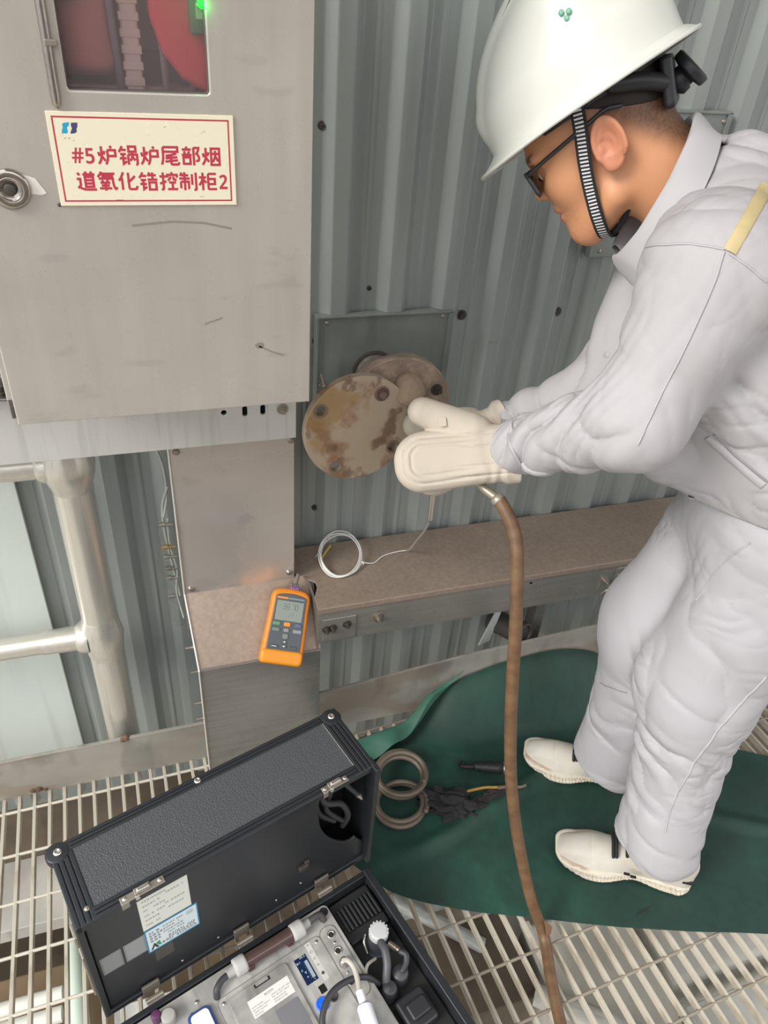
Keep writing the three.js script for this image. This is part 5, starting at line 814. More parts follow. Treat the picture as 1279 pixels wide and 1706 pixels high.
{
  const head = netSurface(skinField, [0.46, 1.19, -1.17], [0.86, 1.56, -0.78], 0.0026);
  const limbs = netSurface(limbField, [0.4, 0.02, -1.2], [1.2, 1.40, -0.45], 0.014);
  const hands = ['L', 'R'].map((s) => {                                                   // the hands inside the mitts: palm, four fingers and a thumb each
    const w = J['wr' + s], e = J['el' + s], d = s === 'R' ? at(716, 780, 1.30).sub(at(849, 712, 1.29)).normalize() : w.clone().sub(e).normalize(), uw = s === 'R' ? CD.clone().negate() : V(0, 1, 0), up = uw.addScaledVector(d, -uw.dot(d)).normalize(), sd = d.clone().cross(up), P = (a, b, c) => w.clone().addScaledVector(d, a).addScaledVector(up, b).addScaledVector(sd, c);
    const bones = [[P(-0.05, 0, 0), P(0.01, 0, 0), 0.027, 0.026], [P(0.01, 0.012, 0), P(0.065, 0.02, 0), 0.02, 0.018], [P(0.01, -0.012, 0), P(0.06, -0.022, 0), 0.02, 0.017]];
    [[0.028, 0.062], [0.009, 0.070], [-0.011, 0.064], [-0.030, 0.050]].forEach(([y, len]) => { bones.push([P(0.062, y, 0), P(0.062 + len * 0.6, y, 0.006), 0.0095, 0.0088], [P(0.062 + len * 0.6, y, 0.006), P(0.062 + len, y - 0.004, 0.016), 0.0088, 0.0075]); });
    bones.push([P(0.015, 0.020, 0), P(0.045, 0.038, 0.006), 0.013, 0.0105], [P(0.045, 0.038, 0.006), P(0.072, 0.044, 0.012), 0.0105, 0.0085]);
    const c = P(0.05, 0, 0), f = (x, y, z) => bones.reduce((a, b) => smin(a, cap(x, y, z, ...b), 0.008), 1);
    return netSurface(f, [c.x - 0.14, c.y - 0.11, c.z - 0.14], [c.x + 0.14, c.y + 0.11, c.z + 0.14], 0.004);
  });
  const body = join([head, limbs, ...hands]), p = body.attributes.position, col = new Float32Array(p.count * 3);
  const lin = (h) => new THREE.Color(h).toArray(), skin = lin(0xc98f68), red = lin(0xc07862), dark = lin(0x2a211d), lip = lin(0xa9504c), shave = lin(0x9c7560);
  for (let i = 0; i < p.count; i++) {
    const [f, u, l] = toHead(p.getX(i), p.getY(i), p.getZ(i)), s = Math.abs(l); let c = skin.slice();
    c = mixc(c, red, 0.55 * smooth(0.055, 0.075, s) * smooth(0.05, 0.02, Math.hypot(f + 0.005, u)) + 0.35 * smooth(0.02, 0.0, Math.hypot(f - 0.112, u + 0.01, l)));
    c = mixc(c, lip, 0.8 * smooth(0.014, 0.008, Math.abs(u + 0.0475)) * smooth(0.088, 0.094, f) * smooth(0.024, 0.018, s));
    c = mixc(c, shave, 0.35 * smooth(0.5, 0.62, vnoise(f * 900, u * 900 + l * 700, 3)) * smooth(0.06, 0.085, f) * smooth(-0.025, -0.05, u));
    const ear = s > 0.077 && Math.hypot(f + 0.008, u) < 0.042;
    // cropped hair: strands per area thin out downwards at the temples and the nape
    const edge = f > 0.01 ? 0.040 + (f - 0.01) * 0.35 : 0.040 + f * 1.3, dens = smooth(edge - 0.016, edge + 0.036, u + 0.008 * (fbm(f * 90 + 7, u * 90 + l * 60 + 7, 9, 64, 3) - 0.5));
    if (!ear && f < 0.088) c = mixc(c, dark, 0.88 * dens * (0.75 + 0.25 * vnoise(f * 700 + l * 500, u * 260, 4)));
    if (u > 0.035 && u < 0.047 && f > 0.07 && s > 0.012 && s < 0.05) c = mixc(c, dark, 0.8 * smooth(0.006, 0.003, Math.abs(u - 0.041 + 0.1 * (s - 0.03) ** 2)));
    col.set(c, i * 3);
  }
  body.setAttribute('color', new THREE.BufferAttribute(col, 3));
  part('body', body, phys({ color: 0xffffff, vertexColors: true, roughness: 0.5, sheen: 0.2 }), person);
  for (const s of [-1, 1]) { const e = part('eye', inHead(new THREE.SphereGeometry(0.0115, 24, 16).translate(0.0885, 0.014, 0.031 * s)), std({ color: 0xe8e2da, roughness: 0.2 }), person); part('iris', inHead(new THREE.SphereGeometry(0.0055, 16, 10).translate(0.0962, 0.011, 0.031 * s)), std({ color: 0x2a1c14, roughness: 0.2 }), e); }
  // hair under the back of the helmet
  const hair = netSurface((x, y, z) => { const [f, u, l] = toHead(x, y, z), e = headField(f, u, l) - 0.0022 - 0.0012 * vnoise(f * 320 + 9, u * 320 + l * 300 + 9, 5); return smax(smax(e, (f > 0 ? 0.055 + f * 0.35 : 0.052 + f * 0.55) - u, 0.004), f - 0.085, 0.004); }, [0.50, 1.34, -1.16], [0.80, 1.56, -0.86], 0.0034);
  part('hair', hair, std({ color: 0x2b2320, roughness: 0.8 }), person);
}
// ---------------------------------------------------------------- clothes: thicker fields with folds
M.cloth = std({ color: 0xb6b4b7, roughness: 0.78, map: rep(tex(512, 512, (u, v) => { const a = fbm(u * 4, v * 4, 221, 4, 5), w = 0.985 + 0.015 * Math.sin(u * 1600) * Math.sin(v * 1600); return mixc([0.95, 0.945, 0.94], [1, 1, 1], a).map((c) => c * w); }), 2) });
M.clothDark = std({ color: 0xc4c2c4, roughness: 0.8 });
// folds across a bone: warped ridges along t, fading at both ends
const crease = (x, y, z, freq, dir, warp, seed) => {                    // narrow valleys that come and go
  const w = noise3(x * 7 + 40, y * 7 + 40, z * 7 + 40, seed) + 0.45 * noise3(x * 17 + 40, y * 17 + 40, z * 17 + 40, seed + 3), p = (x * dir.x + y * dir.y + z * dir.z) * freq + w * warp, f = p - Math.floor(p), t = Math.abs(2 * f - 1);
  return (t * t * (3 - 2 * t) - 0.6 - 0.9 * Math.pow(1 - t, 5)) * smooth(0.36, 0.62, noise3(x * 6 + 11, y * 6 + 11, z * 6 + 11, seed + 7));
};
const crumple = (x, y, z, f, d, seed) => {                              // crisp irregular crease lines, drawn out along d
  const s = (x * d.x + y * d.y + z * d.z) * 0.62, n = noise3((x - d.x * s) * f + 50, (y - d.y * s) * f + 50, (z - d.z * s) * f + 50, seed), m = noise3(x * 5 + 9, y * 5 + 9, z * 5 + 9, seed + 2);
  return -Math.pow(1 - Math.min(1, Math.abs(2 * n - 1) * 2.2), 2) * smooth(0.3, 0.65, m);
};
const billow = (x, y, z, f, seed) => noise3(x * f + 20, y * f + 20, z * f + 20, seed) - 0.5;
const ridge = (v) => { const w = v - Math.floor(v), k = Math.abs(w * 2 - 1); return k * k * (3 - 2 * k) - 0.5; };
function folds(x, y, z, freq, dir, warp, seed) {
  const w = noise3(x * 9 + 40, y * 9 + 40, z * 9 + 40, seed) + 0.5 * noise3(x * 19 + 40, y * 19 + 40, z * 19 + 40, seed + 3);
  return ridge((x * dir.x + y * dir.y + z * dir.z) * freq + w * warp);
}
const armDirL = J.wrL.clone().sub(J.elL).normalize(), upDirL = J.elL.clone().sub(J.shL).normalize(), armDirR = J.wrR.clone().sub(J.elR).normalize();
const diagL = armDirL.clone().multiplyScalar(0.8).add(V(0.25, 0.55, 0.1)).normalize(), diagU = upDirL.clone().multiplyScalar(0.55).add(V(0.6, -0.35, 0.2)).normalize();
const cuffL = J.wrL.clone().addScaledVector(armDirL, 0.006), cuffR = J.wrR.clone().addScaledVector(armDirR, -0.005);
const bellyP = at(1112, 744, 1.165), hemC = J.hip.clone().add(V(0.01, 0.045, -0.005));
function torsoField(x, y, z) {                               // elliptical trunk: wider across than deep
  const a = J.neck, b = J.hip, q = [x - b.x, y - b.y, z - b.z], l = q[0] * LB.x + q[2] * LB.z, g = 1 / 1.42;
  const X = x - LB.x * l * (1 - g), Z = z - LB.z * l * (1 - g);  // squeeze the lateral axis about the mid plane through the hip
  const A2 = V(0.80, 1.235, -0.875), lA = (A2.x - b.x) * LB.x + (A2.z - b.z) * LB.z, S = (P, lp) => V(P.x - LB.x * lp * (1 - g), P.y, P.z - LB.z * lp * (1 - g));
  const lc = (J.chest.x - b.x) * LB.x + (J.chest.z - b.z) * LB.z; void a;
  let d = cap(X, y, Z, torsoField.a ??= S(A2, lA), torsoField.c ??= S(J.chest, lc), 0.088, 0.128);
  d = smin(d, cap(X, y, Z, torsoField.c, torsoField.h ??= S(hemC, 0), 0.128, 0.142), 0.05);
  return d * 0.85;
}
function sleeveL(x, y, z) {
  let d = cap(x, y, z, J.shL, J.elL, 0.080, 0.062); const t1 = capT;
  d = smin(d, cap(x, y, z, J.elL, cuffL, 0.064, 0.044), 0.035); const t2 = capT;
  const k = 0.0075 * crease(x, y, z, 23, diagL, 1.5, 231) * smooth(0.0, 0.3, t2) * (1 - 0.5 * smooth(0.9, 1, t2)) + 0.007 * crease(x, y, z, 15, diagU, 1.6, 237) * smooth(0.15, 0.6, t1) * smooth(0.35, 0, t2) + 0.003 * crease(x, y, z, 12, diagU, 1.2, 239) * smooth(0.35, 0.05, t1) + 0.007 * billow(x, y, z, 14, 233) + 0.0016 * crease(x, y, z, 52, diagL, 2.0, 235) * (0.4 + 0.6 * smooth(0, 0.3, t2)) + 0.0030 * crumple(x, y, z, 17, diagL, 601) + 0.0013 * crumple(x, y, z, 34, diagU, 607);
  return d - k;
}
function sleeveR(x, y, z) {
  let d = cap(x, y, z, J.shR, J.elR, 0.075, 0.06); d = smin(d, cap(x, y, z, J.elR, cuffR, 0.060, 0.043), 0.035); const t2 = capT;
  return d - 0.0052 * crease(x, y, z, 21, armDirR, 2.2, 241) + 0.005 * billow(x, y, z, 16, 243) * smooth(0.0, 0.2, t2);
}
const hemUp = V(-0.2, 1, -0.12).normalize();
function jacketField(x, y, z) {
  let d = torsoField(x, y, z);
  d = smin(d, cap(x, y, z, J.shL, J.shR, 0.066, 0.066) , 0.05);
  d = smin(d, cap(x, y, z, bellyP, J.waist, 0.058, 0.10), 0.06);
  d = smin(d, cap(x, y, z, V(0.795, 1.312, -0.895), V(0.935, 1.182, -0.812), 0.070, 0.100), 0.10); d = smin(d, cap(x, y, z, V(0.80, 1.318, -0.89), J.shL, 0.072, 0.072), 0.05); d = smin(d, cap(x, y, z, V(0.80, 1.312, -0.89), J.shR, 0.072, 0.07), 0.05);
  const tor = d, low = smooth(1.12, 0.95, y);
  d -= 0.008 * crease(x, y, z, 12, V(0.5, 0.8, 0.3), 1.6, 251) * (0.35 + 0.65 * low) + 0.005 * crease(x, y, z, 10, V(0.75, 0.5, -0.4), 1.4, 257) * smooth(1.2, 1.3, y) + 0.009 * billow(x, y, z, 11, 253) + 0.0012 * crease(x, y, z, 38, V(0.6, 0.6, 0.4), 3.0, 255) * smooth(0.45, 0.7, noise3(x * 8 + 31, y * 8 + 31, z * 8 + 31, 256)) + 0.0032 * crumple(x, y, z, 15, V(0.6, -0.5, 0.6), 613) + 0.0013 * crumple(x, y, z, 32, V(0.7, 0.5, 0.5), 617);
  const sl = sleeveL(x, y, z), sr = sleeveR(x, y, z); d = smin(d, sl, 0.045); d = smin(d, sr, 0.04); void tor;
  // hem: gathered band, cut along a tilted plane; neck opening
  const hx = x - hemC.x, hy = y - hemC.y, hz = z - hemC.z, h = hx * hemUp.x + hy * hemUp.y + hz * hemUp.z;
  if (sl > 0.05 && sr > 0.05) { d += 0.016 * smooth(0.02, -0.005, h) * smooth(-0.06, -0.03, h); d = smax(d, -(h + 0.040), 0.006); }
  d = smax(d, -cap(x, y, z, headAt(-0.03, -0.05, 0), J.neck, 0.075, 0.052), 0.008);
  // open cuffs
  const cl = (x - cuffL.x) * armDirL.x + (y - cuffL.y) * armDirL.y + (z - cuffL.z) * armDirL.z, cr = (x - cuffR.x) * armDirR.x + (y - cuffR.y) * armDirR.y + (z - cuffR.z) * armDirR.z;
  if (sl < 0.03) d = smax(d, cl - 0.004, 0.006);
  if (sr < 0.03) d = smax(d, cr - 0.004, 0.003);
  return d;
}
const F3 = (a, b, t) => a.clone().lerp(b, t);
function legField(x, y, z, hp, kn, an, seed, side) {
  const thigh = cap(x, y, z, hp, kn, 0.126, 0.102), t1 = capT; let d = smin(thigh, cap(x, y, z, kn, an, 0.101, 0.080), 0.06); const t2 = capT;
  // creases: across the knee, long drapes down the shin, stacked folds above the hem
  const k = 0.0050 * crease(x, y, z, 20, V(0.35, 0.9, side * 0.25), 1.7, seed) * (0.25 + 0.75 * smooth(0.45, 0.9, t1)) * smooth(0.75, 0.3, t2) + 0.0085 * crease(x, y, z, 17, V(0.55, 0.75, -side * 0.35), 1.8, seed + 5) * smooth(0.45, 0.85, t2) + 0.004 * crease(x, y, z, 7, V(0.85, 0.15, 0.5), 1.0, seed + 9) + 0.011 * billow(x, y, z, 9, seed + 2) + 0.0011 * crease(x, y, z, 40, V(0.4, 0.85, -side * 0.5), 3.2, seed + 4) * smooth(0.5, 0.72, noise3(x * 9 + 31, y * 9 + 31, z * 9 + 31, seed + 6)) + 0.0034 * crumple(x, y, z, 15, V(0.75, -0.35, 0.55), seed + 340) + 0.0014 * crumple(x, y, z, 34, V(0.8, 0.2, 0.55), seed + 350);
  return d - k - 0.010 * smooth(0.24, 0.07, y);
}
function trouserField(x, y, z) {
  let d = legField(x, y, z, J.hipL, J.knL, J.anL, 261, 1); const e = legField(x, y, z, J.hipR, J.knR, J.anR, 271, -1);
  d = smin(d, e, 0.022 + 0.03 * smooth(0.7, 0.85, y));
  d = smin(d, cap(x, y, z, J.hip, V(J.hip.x, J.hip.y + 0.06, J.hip.z), 0.15, 0.14), 0.05);
  const hemL = 0.098 + 0.26 * ((x - J.anL.x) * FB.x + (z - J.anL.z) * FB.z) * 0.9, hemR = 0.086 + 0.22 * ((x - J.anR.x) * FB.x + (z - J.anR.z) * FB.z) * 0.9;
  const nearL = (x - J.anL.x) ** 2 + (z - J.anL.z) ** 2 < (x - J.anR.x) ** 2 + (z - J.anR.z) ** 2;
  return smax(d, (nearL ? hemL : hemR) - y, 0.005);
}
// a ray from the middle of the photograph's viewpoint down onto a field, used to lay seams and pockets on the cloth
function onto(sd, px, py, from = 0.75, to = 1.75) { const a = at(px, py, from), b = at(px, py, to), n = 500; for (let i = 0; i <= n; i++) { const p = F3(a, b, i / n); if (sd(p.x, p.y, p.z) < 0) return p; } return F3(a, b, 0.5); }
const grad = (sd, p, e = 0.002) => V(sd(p.x + e, p.y, p.z) - sd(p.x - e, p.y, p.z), sd(p.x, p.y + e, p.z) - sd(p.x, p.y - e, p.z), sd(p.x, p.y, p.z + e) - sd(p.x, p.y, p.z - e)).normalize();
// a flat strip of cloth following the surface along points
function strip(sd, pts, width, lift, thick = 0.0012, n = 40) {
  const c = new THREE.CatmullRomCurve3(pts), pos = [], uv = [], ix = []; let prev = null;
  for (let i = 0; i <= n; i++) {
    let p = c.getPoint(i / n); for (let k = 0; k < 4; k++) p.addScaledVector(grad(sd, p), -sd(p.x, p.y, p.z) * 0.9);
    const nm = grad(sd, p), t = c.getTangent(i / n), s = t.clone().cross(nm).normalize(); if (prev && s.dot(prev) < 0) s.negate(); prev = s;
    for (const [w, h] of [[-1, lift - 0.002], [-0.9, lift + thick], [0, lift + thick * 1.3], [0.9, lift + thick], [1, lift - 0.002]]) { const q = p.clone().addScaledVector(s, w * width / 2), d = sd(q.x, q.y, q.z); q.addScaledVector(nm, -Math.max(-0.008, Math.min(0.008, d))).addScaledVector(nm, h); pos.push(q.x, q.y, q.z); uv.push(w * width, i / n * 0.3); }
    if (i < n) for (let j = 0; j < 4; j++) { const k = i * 5 + j; ix.push(k, k + 1, k + 5, k + 1, k + 6, k + 5); }
  }
  const g = new THREE.BufferGeometry(); g.setIndex(ix); g.setAttribute('position', new THREE.Float32BufferAttribute(pos, 3)); g.setAttribute('uv', new THREE.Float32BufferAttribute(uv, 2)); g.computeVertexNormals(); return g;
}
M.cloth.side = M.clothDark.side = THREE.DoubleSide;
M.seam = std({ color: 0xb4b2b5, roughness: 0.75, side: THREE.DoubleSide }); M.seamDark = std({ color: 0x8f8c8e, roughness: 0.8, side: THREE.DoubleSide });
{
  const jk = part('jacket', netSurface(jacketField, [0.42, 0.74, -1.25], [1.26, 1.44, -0.44], 0.0052), M.cloth, person);
  const on = (...a) => a.map(([x, y]) => onto(jacketField, x, y));
  part('seam', strip(jacketField, on([1206, 420], [1186, 480], [1150, 560], [1120, 620], [1090, 680], [1062, 740]), 0.0026, 0.0003, 0.0009, 60), M.seam, jk);
  part('seam', strip(jacketField, on([1075, 412], [1110, 408], [1150, 407], [1206, 416]), 0.0026, 0.0003, 0.0009, 30), M.seam, jk);
  part('seam', strip(jacketField, on([1214, 424], [1240, 440], [1276, 470]), 0.0026, 0.0003, 0.0009, 30), M.seam, jk);
  part('reflective_strip', strip(jacketField, on([1215, 420], [1232, 390], [1250, 358], [1277, 310]), 0.016, 0.0008, 0.0012, 30), std({ color: 0xbfae82, roughness: 0.4, side: THREE.DoubleSide }), jk, 'pale yellow strip on the shoulder');
  const b = onto(jacketField, 1011, 592), bn = grad(jacketField, b);
  part('button', lathe(b, bn, [[0.0054, -0.001], [0.0056, 0.0012], [0.0045, 0.0021], [0.0039, 0.0014], [0, 0.0012]], 24), std({ color: 0xa89da0, roughness: 0.4 }), jk);
  part('pocket_welt', strip(jacketField, on([1178, 728], [1205, 752], [1235, 778], [1272, 808]), 0.014, 0.0008, 0.0014, 40), M.cloth, jk);
  part('pocket_slit', strip(jacketField, on([1190, 722], [1216, 747], [1246, 774], [1278, 801]), 0.0025, 0.0016, 0.001, 40), M.seamDark, jk);
  part('hem_band', strip(jacketField, on([1152, 825], [1170, 846], [1200, 868], [1240, 880], [1277, 884]), 0.010, 0.0006, 0.0025, 40), M.cloth, jk);
  part('cuff_band', strip(jacketField, on([858, 700], [850, 722], [853, 748], [868, 775], [888, 792]), 0.006, 0.0008, 0.0018, 30), M.cloth, jk);
  part('cuff_tab', strip(jacketField, on([868, 770], [905, 790], [935, 797]), 0.018, 0.0012, 0.002, 24), M.cloth, jk);
  // collar: a stand and a turned-down leaf around the neck
  const ringC = (back, front, wide, k) => (a) => { const c = F3(back, front, 0.5), e = back.clone().sub(c); return c.addScaledVector(e, Math.cos(a)).addScaledVector(LB, Math.sin(a) * wide).addScaledVector(V(0, 1, 0), k * Math.sin(a) ** 2); };
  const r0 = ringC(at(1152, 200, 0.99), at(1022, 418, 1.075), 0.082, -0.010), r1 = ringC(at(1160, 188, 0.99), at(1016, 426, 1.08), 0.092, -0.004), r2 = ringC(at(1200, 222, 0.99), at(1046, 462, 1.07), 0.116, -0.016), r3 = ringC(at(1182, 240, 0.99), at(1046, 452, 1.07), 0.088, -0.02);
  const rows = [r3, r0, r1, r2], pos = [], ix = [], N = 72;
  for (let i = 0; i <= N; i++) { const a = -2.86 + 5.72 * i / N, c = new THREE.CatmullRomCurve3(rows.map((r) => r(a))); for (let j = 0; j <= 12; j++) { const p = c.getPoint(j / 12); p.y += 0.0022 * Math.sin(a * 9 + j) * (j / 12); pos.push(p.x, p.y, p.z); if (i < N && j < 12) { const k = i * 13 + j; ix.push(k, k + 13, k + 1, k + 1, k + 13, k + 14); } } }
  const g = new THREE.BufferGeometry(); g.setIndex(ix); g.setAttribute('position', new THREE.Float32BufferAttribute(pos, 3)); g.computeVertexNormals(); part('collar', g, M.cloth, jk);

  const tr = part('trousers', netSurface(trouserField, [0.70, 0.02, -1.10], [1.22, 1.02, -0.42], 0.0052), std({ color: 0xb5b4b9, roughness: 0.78, map: M.cloth.map, side: THREE.DoubleSide }), person);
  const ot = (...a) => a.map(([x, y]) => onto(trouserField, x, y));
  part('seam', strip(trouserField, ot([1276, 1126], [1240, 1165], [1205, 1205], [1170, 1250], [1140, 1300], [1118, 1345], [1108, 1385]), 0.0034, 0.0003, 0.001, 60), M.seam, tr);
  part('seam', strip(trouserField, ot([1160, 1000], [1185, 965], [1215, 930], [1250, 905]), 0.0026, 0.0003, 0.0012, 30), M.seam, tr);
  part('knee_seam', strip(trouserField, ot([1000, 1137], [1022, 1147], [1044, 1153]), 0.0022, 0.0002, 0.0008, 24), M.seamDark, tr);
}
// ---------------------------------------------------------------- oven mitts
M.mitt = std({ color: 0xc6bcae, roughness: 0.9, map: rep(tex(256, 256, (u, v) => 0.93 + 0.07 * fbm(u * 5, v * 5, 281, 5, 5)), 6), bumpMap: rep(tex(128, 128, (u, v) => 0.5 + 0.25 * Math.sin(u * 402) + 0.25 * Math.sin(v * 402), false), 30), bumpScale: 0.0002 });
// in the mitt's own axes: x towards the fingertips, y up towards the thumb, z out of the back of the hand
function mittField(x, y, z) {
  const bodyY = Math.max(0, Math.abs(y + 0.004 * smooth(-0.1, 0.1, x)) - 0.005), tip = Math.max(0, x - 0.053), back = Math.max(0, -0.098 - x);
  const r2 = 0.0405 + 0.003 * smooth(-0.06, 0.06, x), q = Math.hypot(bodyY, tip, back * 3) - r2;               // outline
  const d2 = Math.abs(z) - 0.010; let d = smax(Math.hypot(Math.max(0, q + 0.024), Math.max(0, d2)) - 0.024, -1, 0.01);
  const th = cap(x, y, z, V(-0.034, 0.037, 0.004), V(0.046, 0.0765, 0.006), 0.030, 0.0240) ; d = smin(d, th, 0.005);
  d = smax(d, -smax(cap(x, y, z, V(0.012, 0.0478, 0), V(0.12, 0.056, 0), 0.0030, 0.0075), Math.abs(z) - 0.06, 0.002), 0.003);   // the crotch of the thumb
  // quilting: stitched loops sink into the padding
  const st = (v, w) => Math.exp(-((v / w) ** 2));
  let qd = 0.0026 * st(q + 0.013, 0.0022) * smooth(-0.075, -0.03, x) * (y < 0.045 ? 1 : 0) + 0.0024 * st(q + 0.025, 0.0024) * smooth(-0.055, -0.01, x);
  qd += 0.0022 * st(y + 0.018, 0.0022) * smooth(0.02, -0.03, x) + 0.0022 * st(y - 0.012 - 0.2 * Math.max(0, x + 0.03), 0.0022) * smooth(0.012, -0.02, x) * smooth(-0.08, -0.05, x) + 0.0022 * st(y + 0.034, 0.002) * smooth(0.03, -0.02, x);
  qd += 0.0022 * st(th + 0.011, 0.0025) * smooth(0.045, 0.052, y);
  d += qd * smooth(-0.004, 0.006, z) - 0.0028 * (noise3(x * 30 + 9, y * 30 + 9, z * 30 + 9, 291) - 0.5) - 0.003 * ridge(x * 42 + noise3(x * 25 + 9, y * 25 + 9, z * 25 + 9, 293)) * smooth(-0.02, -0.08, x);
  const flare = smooth(-0.06, -0.10, x) * 0.006; d -= flare;
  return smax(smax(d, -0.098 - x + 0.10 * Math.min(0, y + 0.02), 0.003), -smax(smax(Math.abs(y) - 0.038, Math.abs(z) - 0.021, 0.01), x + 0.04, 0.004), 0.004);
}
function mitt(C, X, Y, label, flip) {
  const Z = X.clone().cross(Y).normalize(), y2 = Z.clone().cross(X), g = netSurface(mittField, [-0.112, -0.085, -0.06], [0.108, 0.098, 0.06], 0.0027, 0.0009);
  if (flip) { const p = g.attributes.position, n = g.attributes.normal; for (let i = 0; i < p.count; i++) { p.setZ(i, -p.getZ(i)); n.setZ(i, -n.getZ(i)); } const ix = g.index.array; for (let i = 0; i < ix.length; i += 3) [ix[i], ix[i + 1]] = [ix[i + 1], ix[i]]; }
  g.applyMatrix4(new THREE.Matrix4().makeBasis(X, y2, Z).setPosition(C));
  return part('oven_mitt', g, M.mitt, person, label);
}
{
  const a = at(660, 768, 1.205), b = at(845, 752, 1.205), X = a.clone().sub(b).normalize(), up = CD.clone().negate().addScaledVector(X, CD.dot(X)).normalize();
  const m = mitt(at(757, 762, 1.205), X, up, 'cream quilted mitt on the near hand', X.clone().cross(up).dot(CF) > 0);
  part('stitch_patch', slab(roundRect(-0.006, -0.007, 0.006, 0.007, 0.002), 0, 0.0012, 0.0004, 1).applyMatrix4(new THREE.Matrix4().makeBasis(X.clone().negate(), up, CF.clone().negate()).setPosition(at(737, 703, 1.172))), M.mitt, m);
  const a2 = at(716, 780, 1.30), b2 = at(849, 712, 1.29), X2 = a2.clone().sub(b2).normalize(), u2 = CD.clone().negate().addScaledVector(X2, CD.dot(X2)).normalize();
  mitt(at(766, 753, 1.295), X2, u2, 'cream quilted mitt on the far hand, mostly hidden', X2.clone().cross(u2).dot(CF) < 0);
  part('wrist_band', new THREE.TorusGeometry(0.036, 0.004, 12, 40).applyQuaternion(new THREE.Quaternion().setFromUnitVectors(V(0, 0, 1), armDirR)).translate(...J.wrR.clone().addScaledVector(armDirR, 0.006).toArray()), std({ color: 0xa5714f, roughness: 0.5 }), person, 'orange brown band on the far wrist');
}
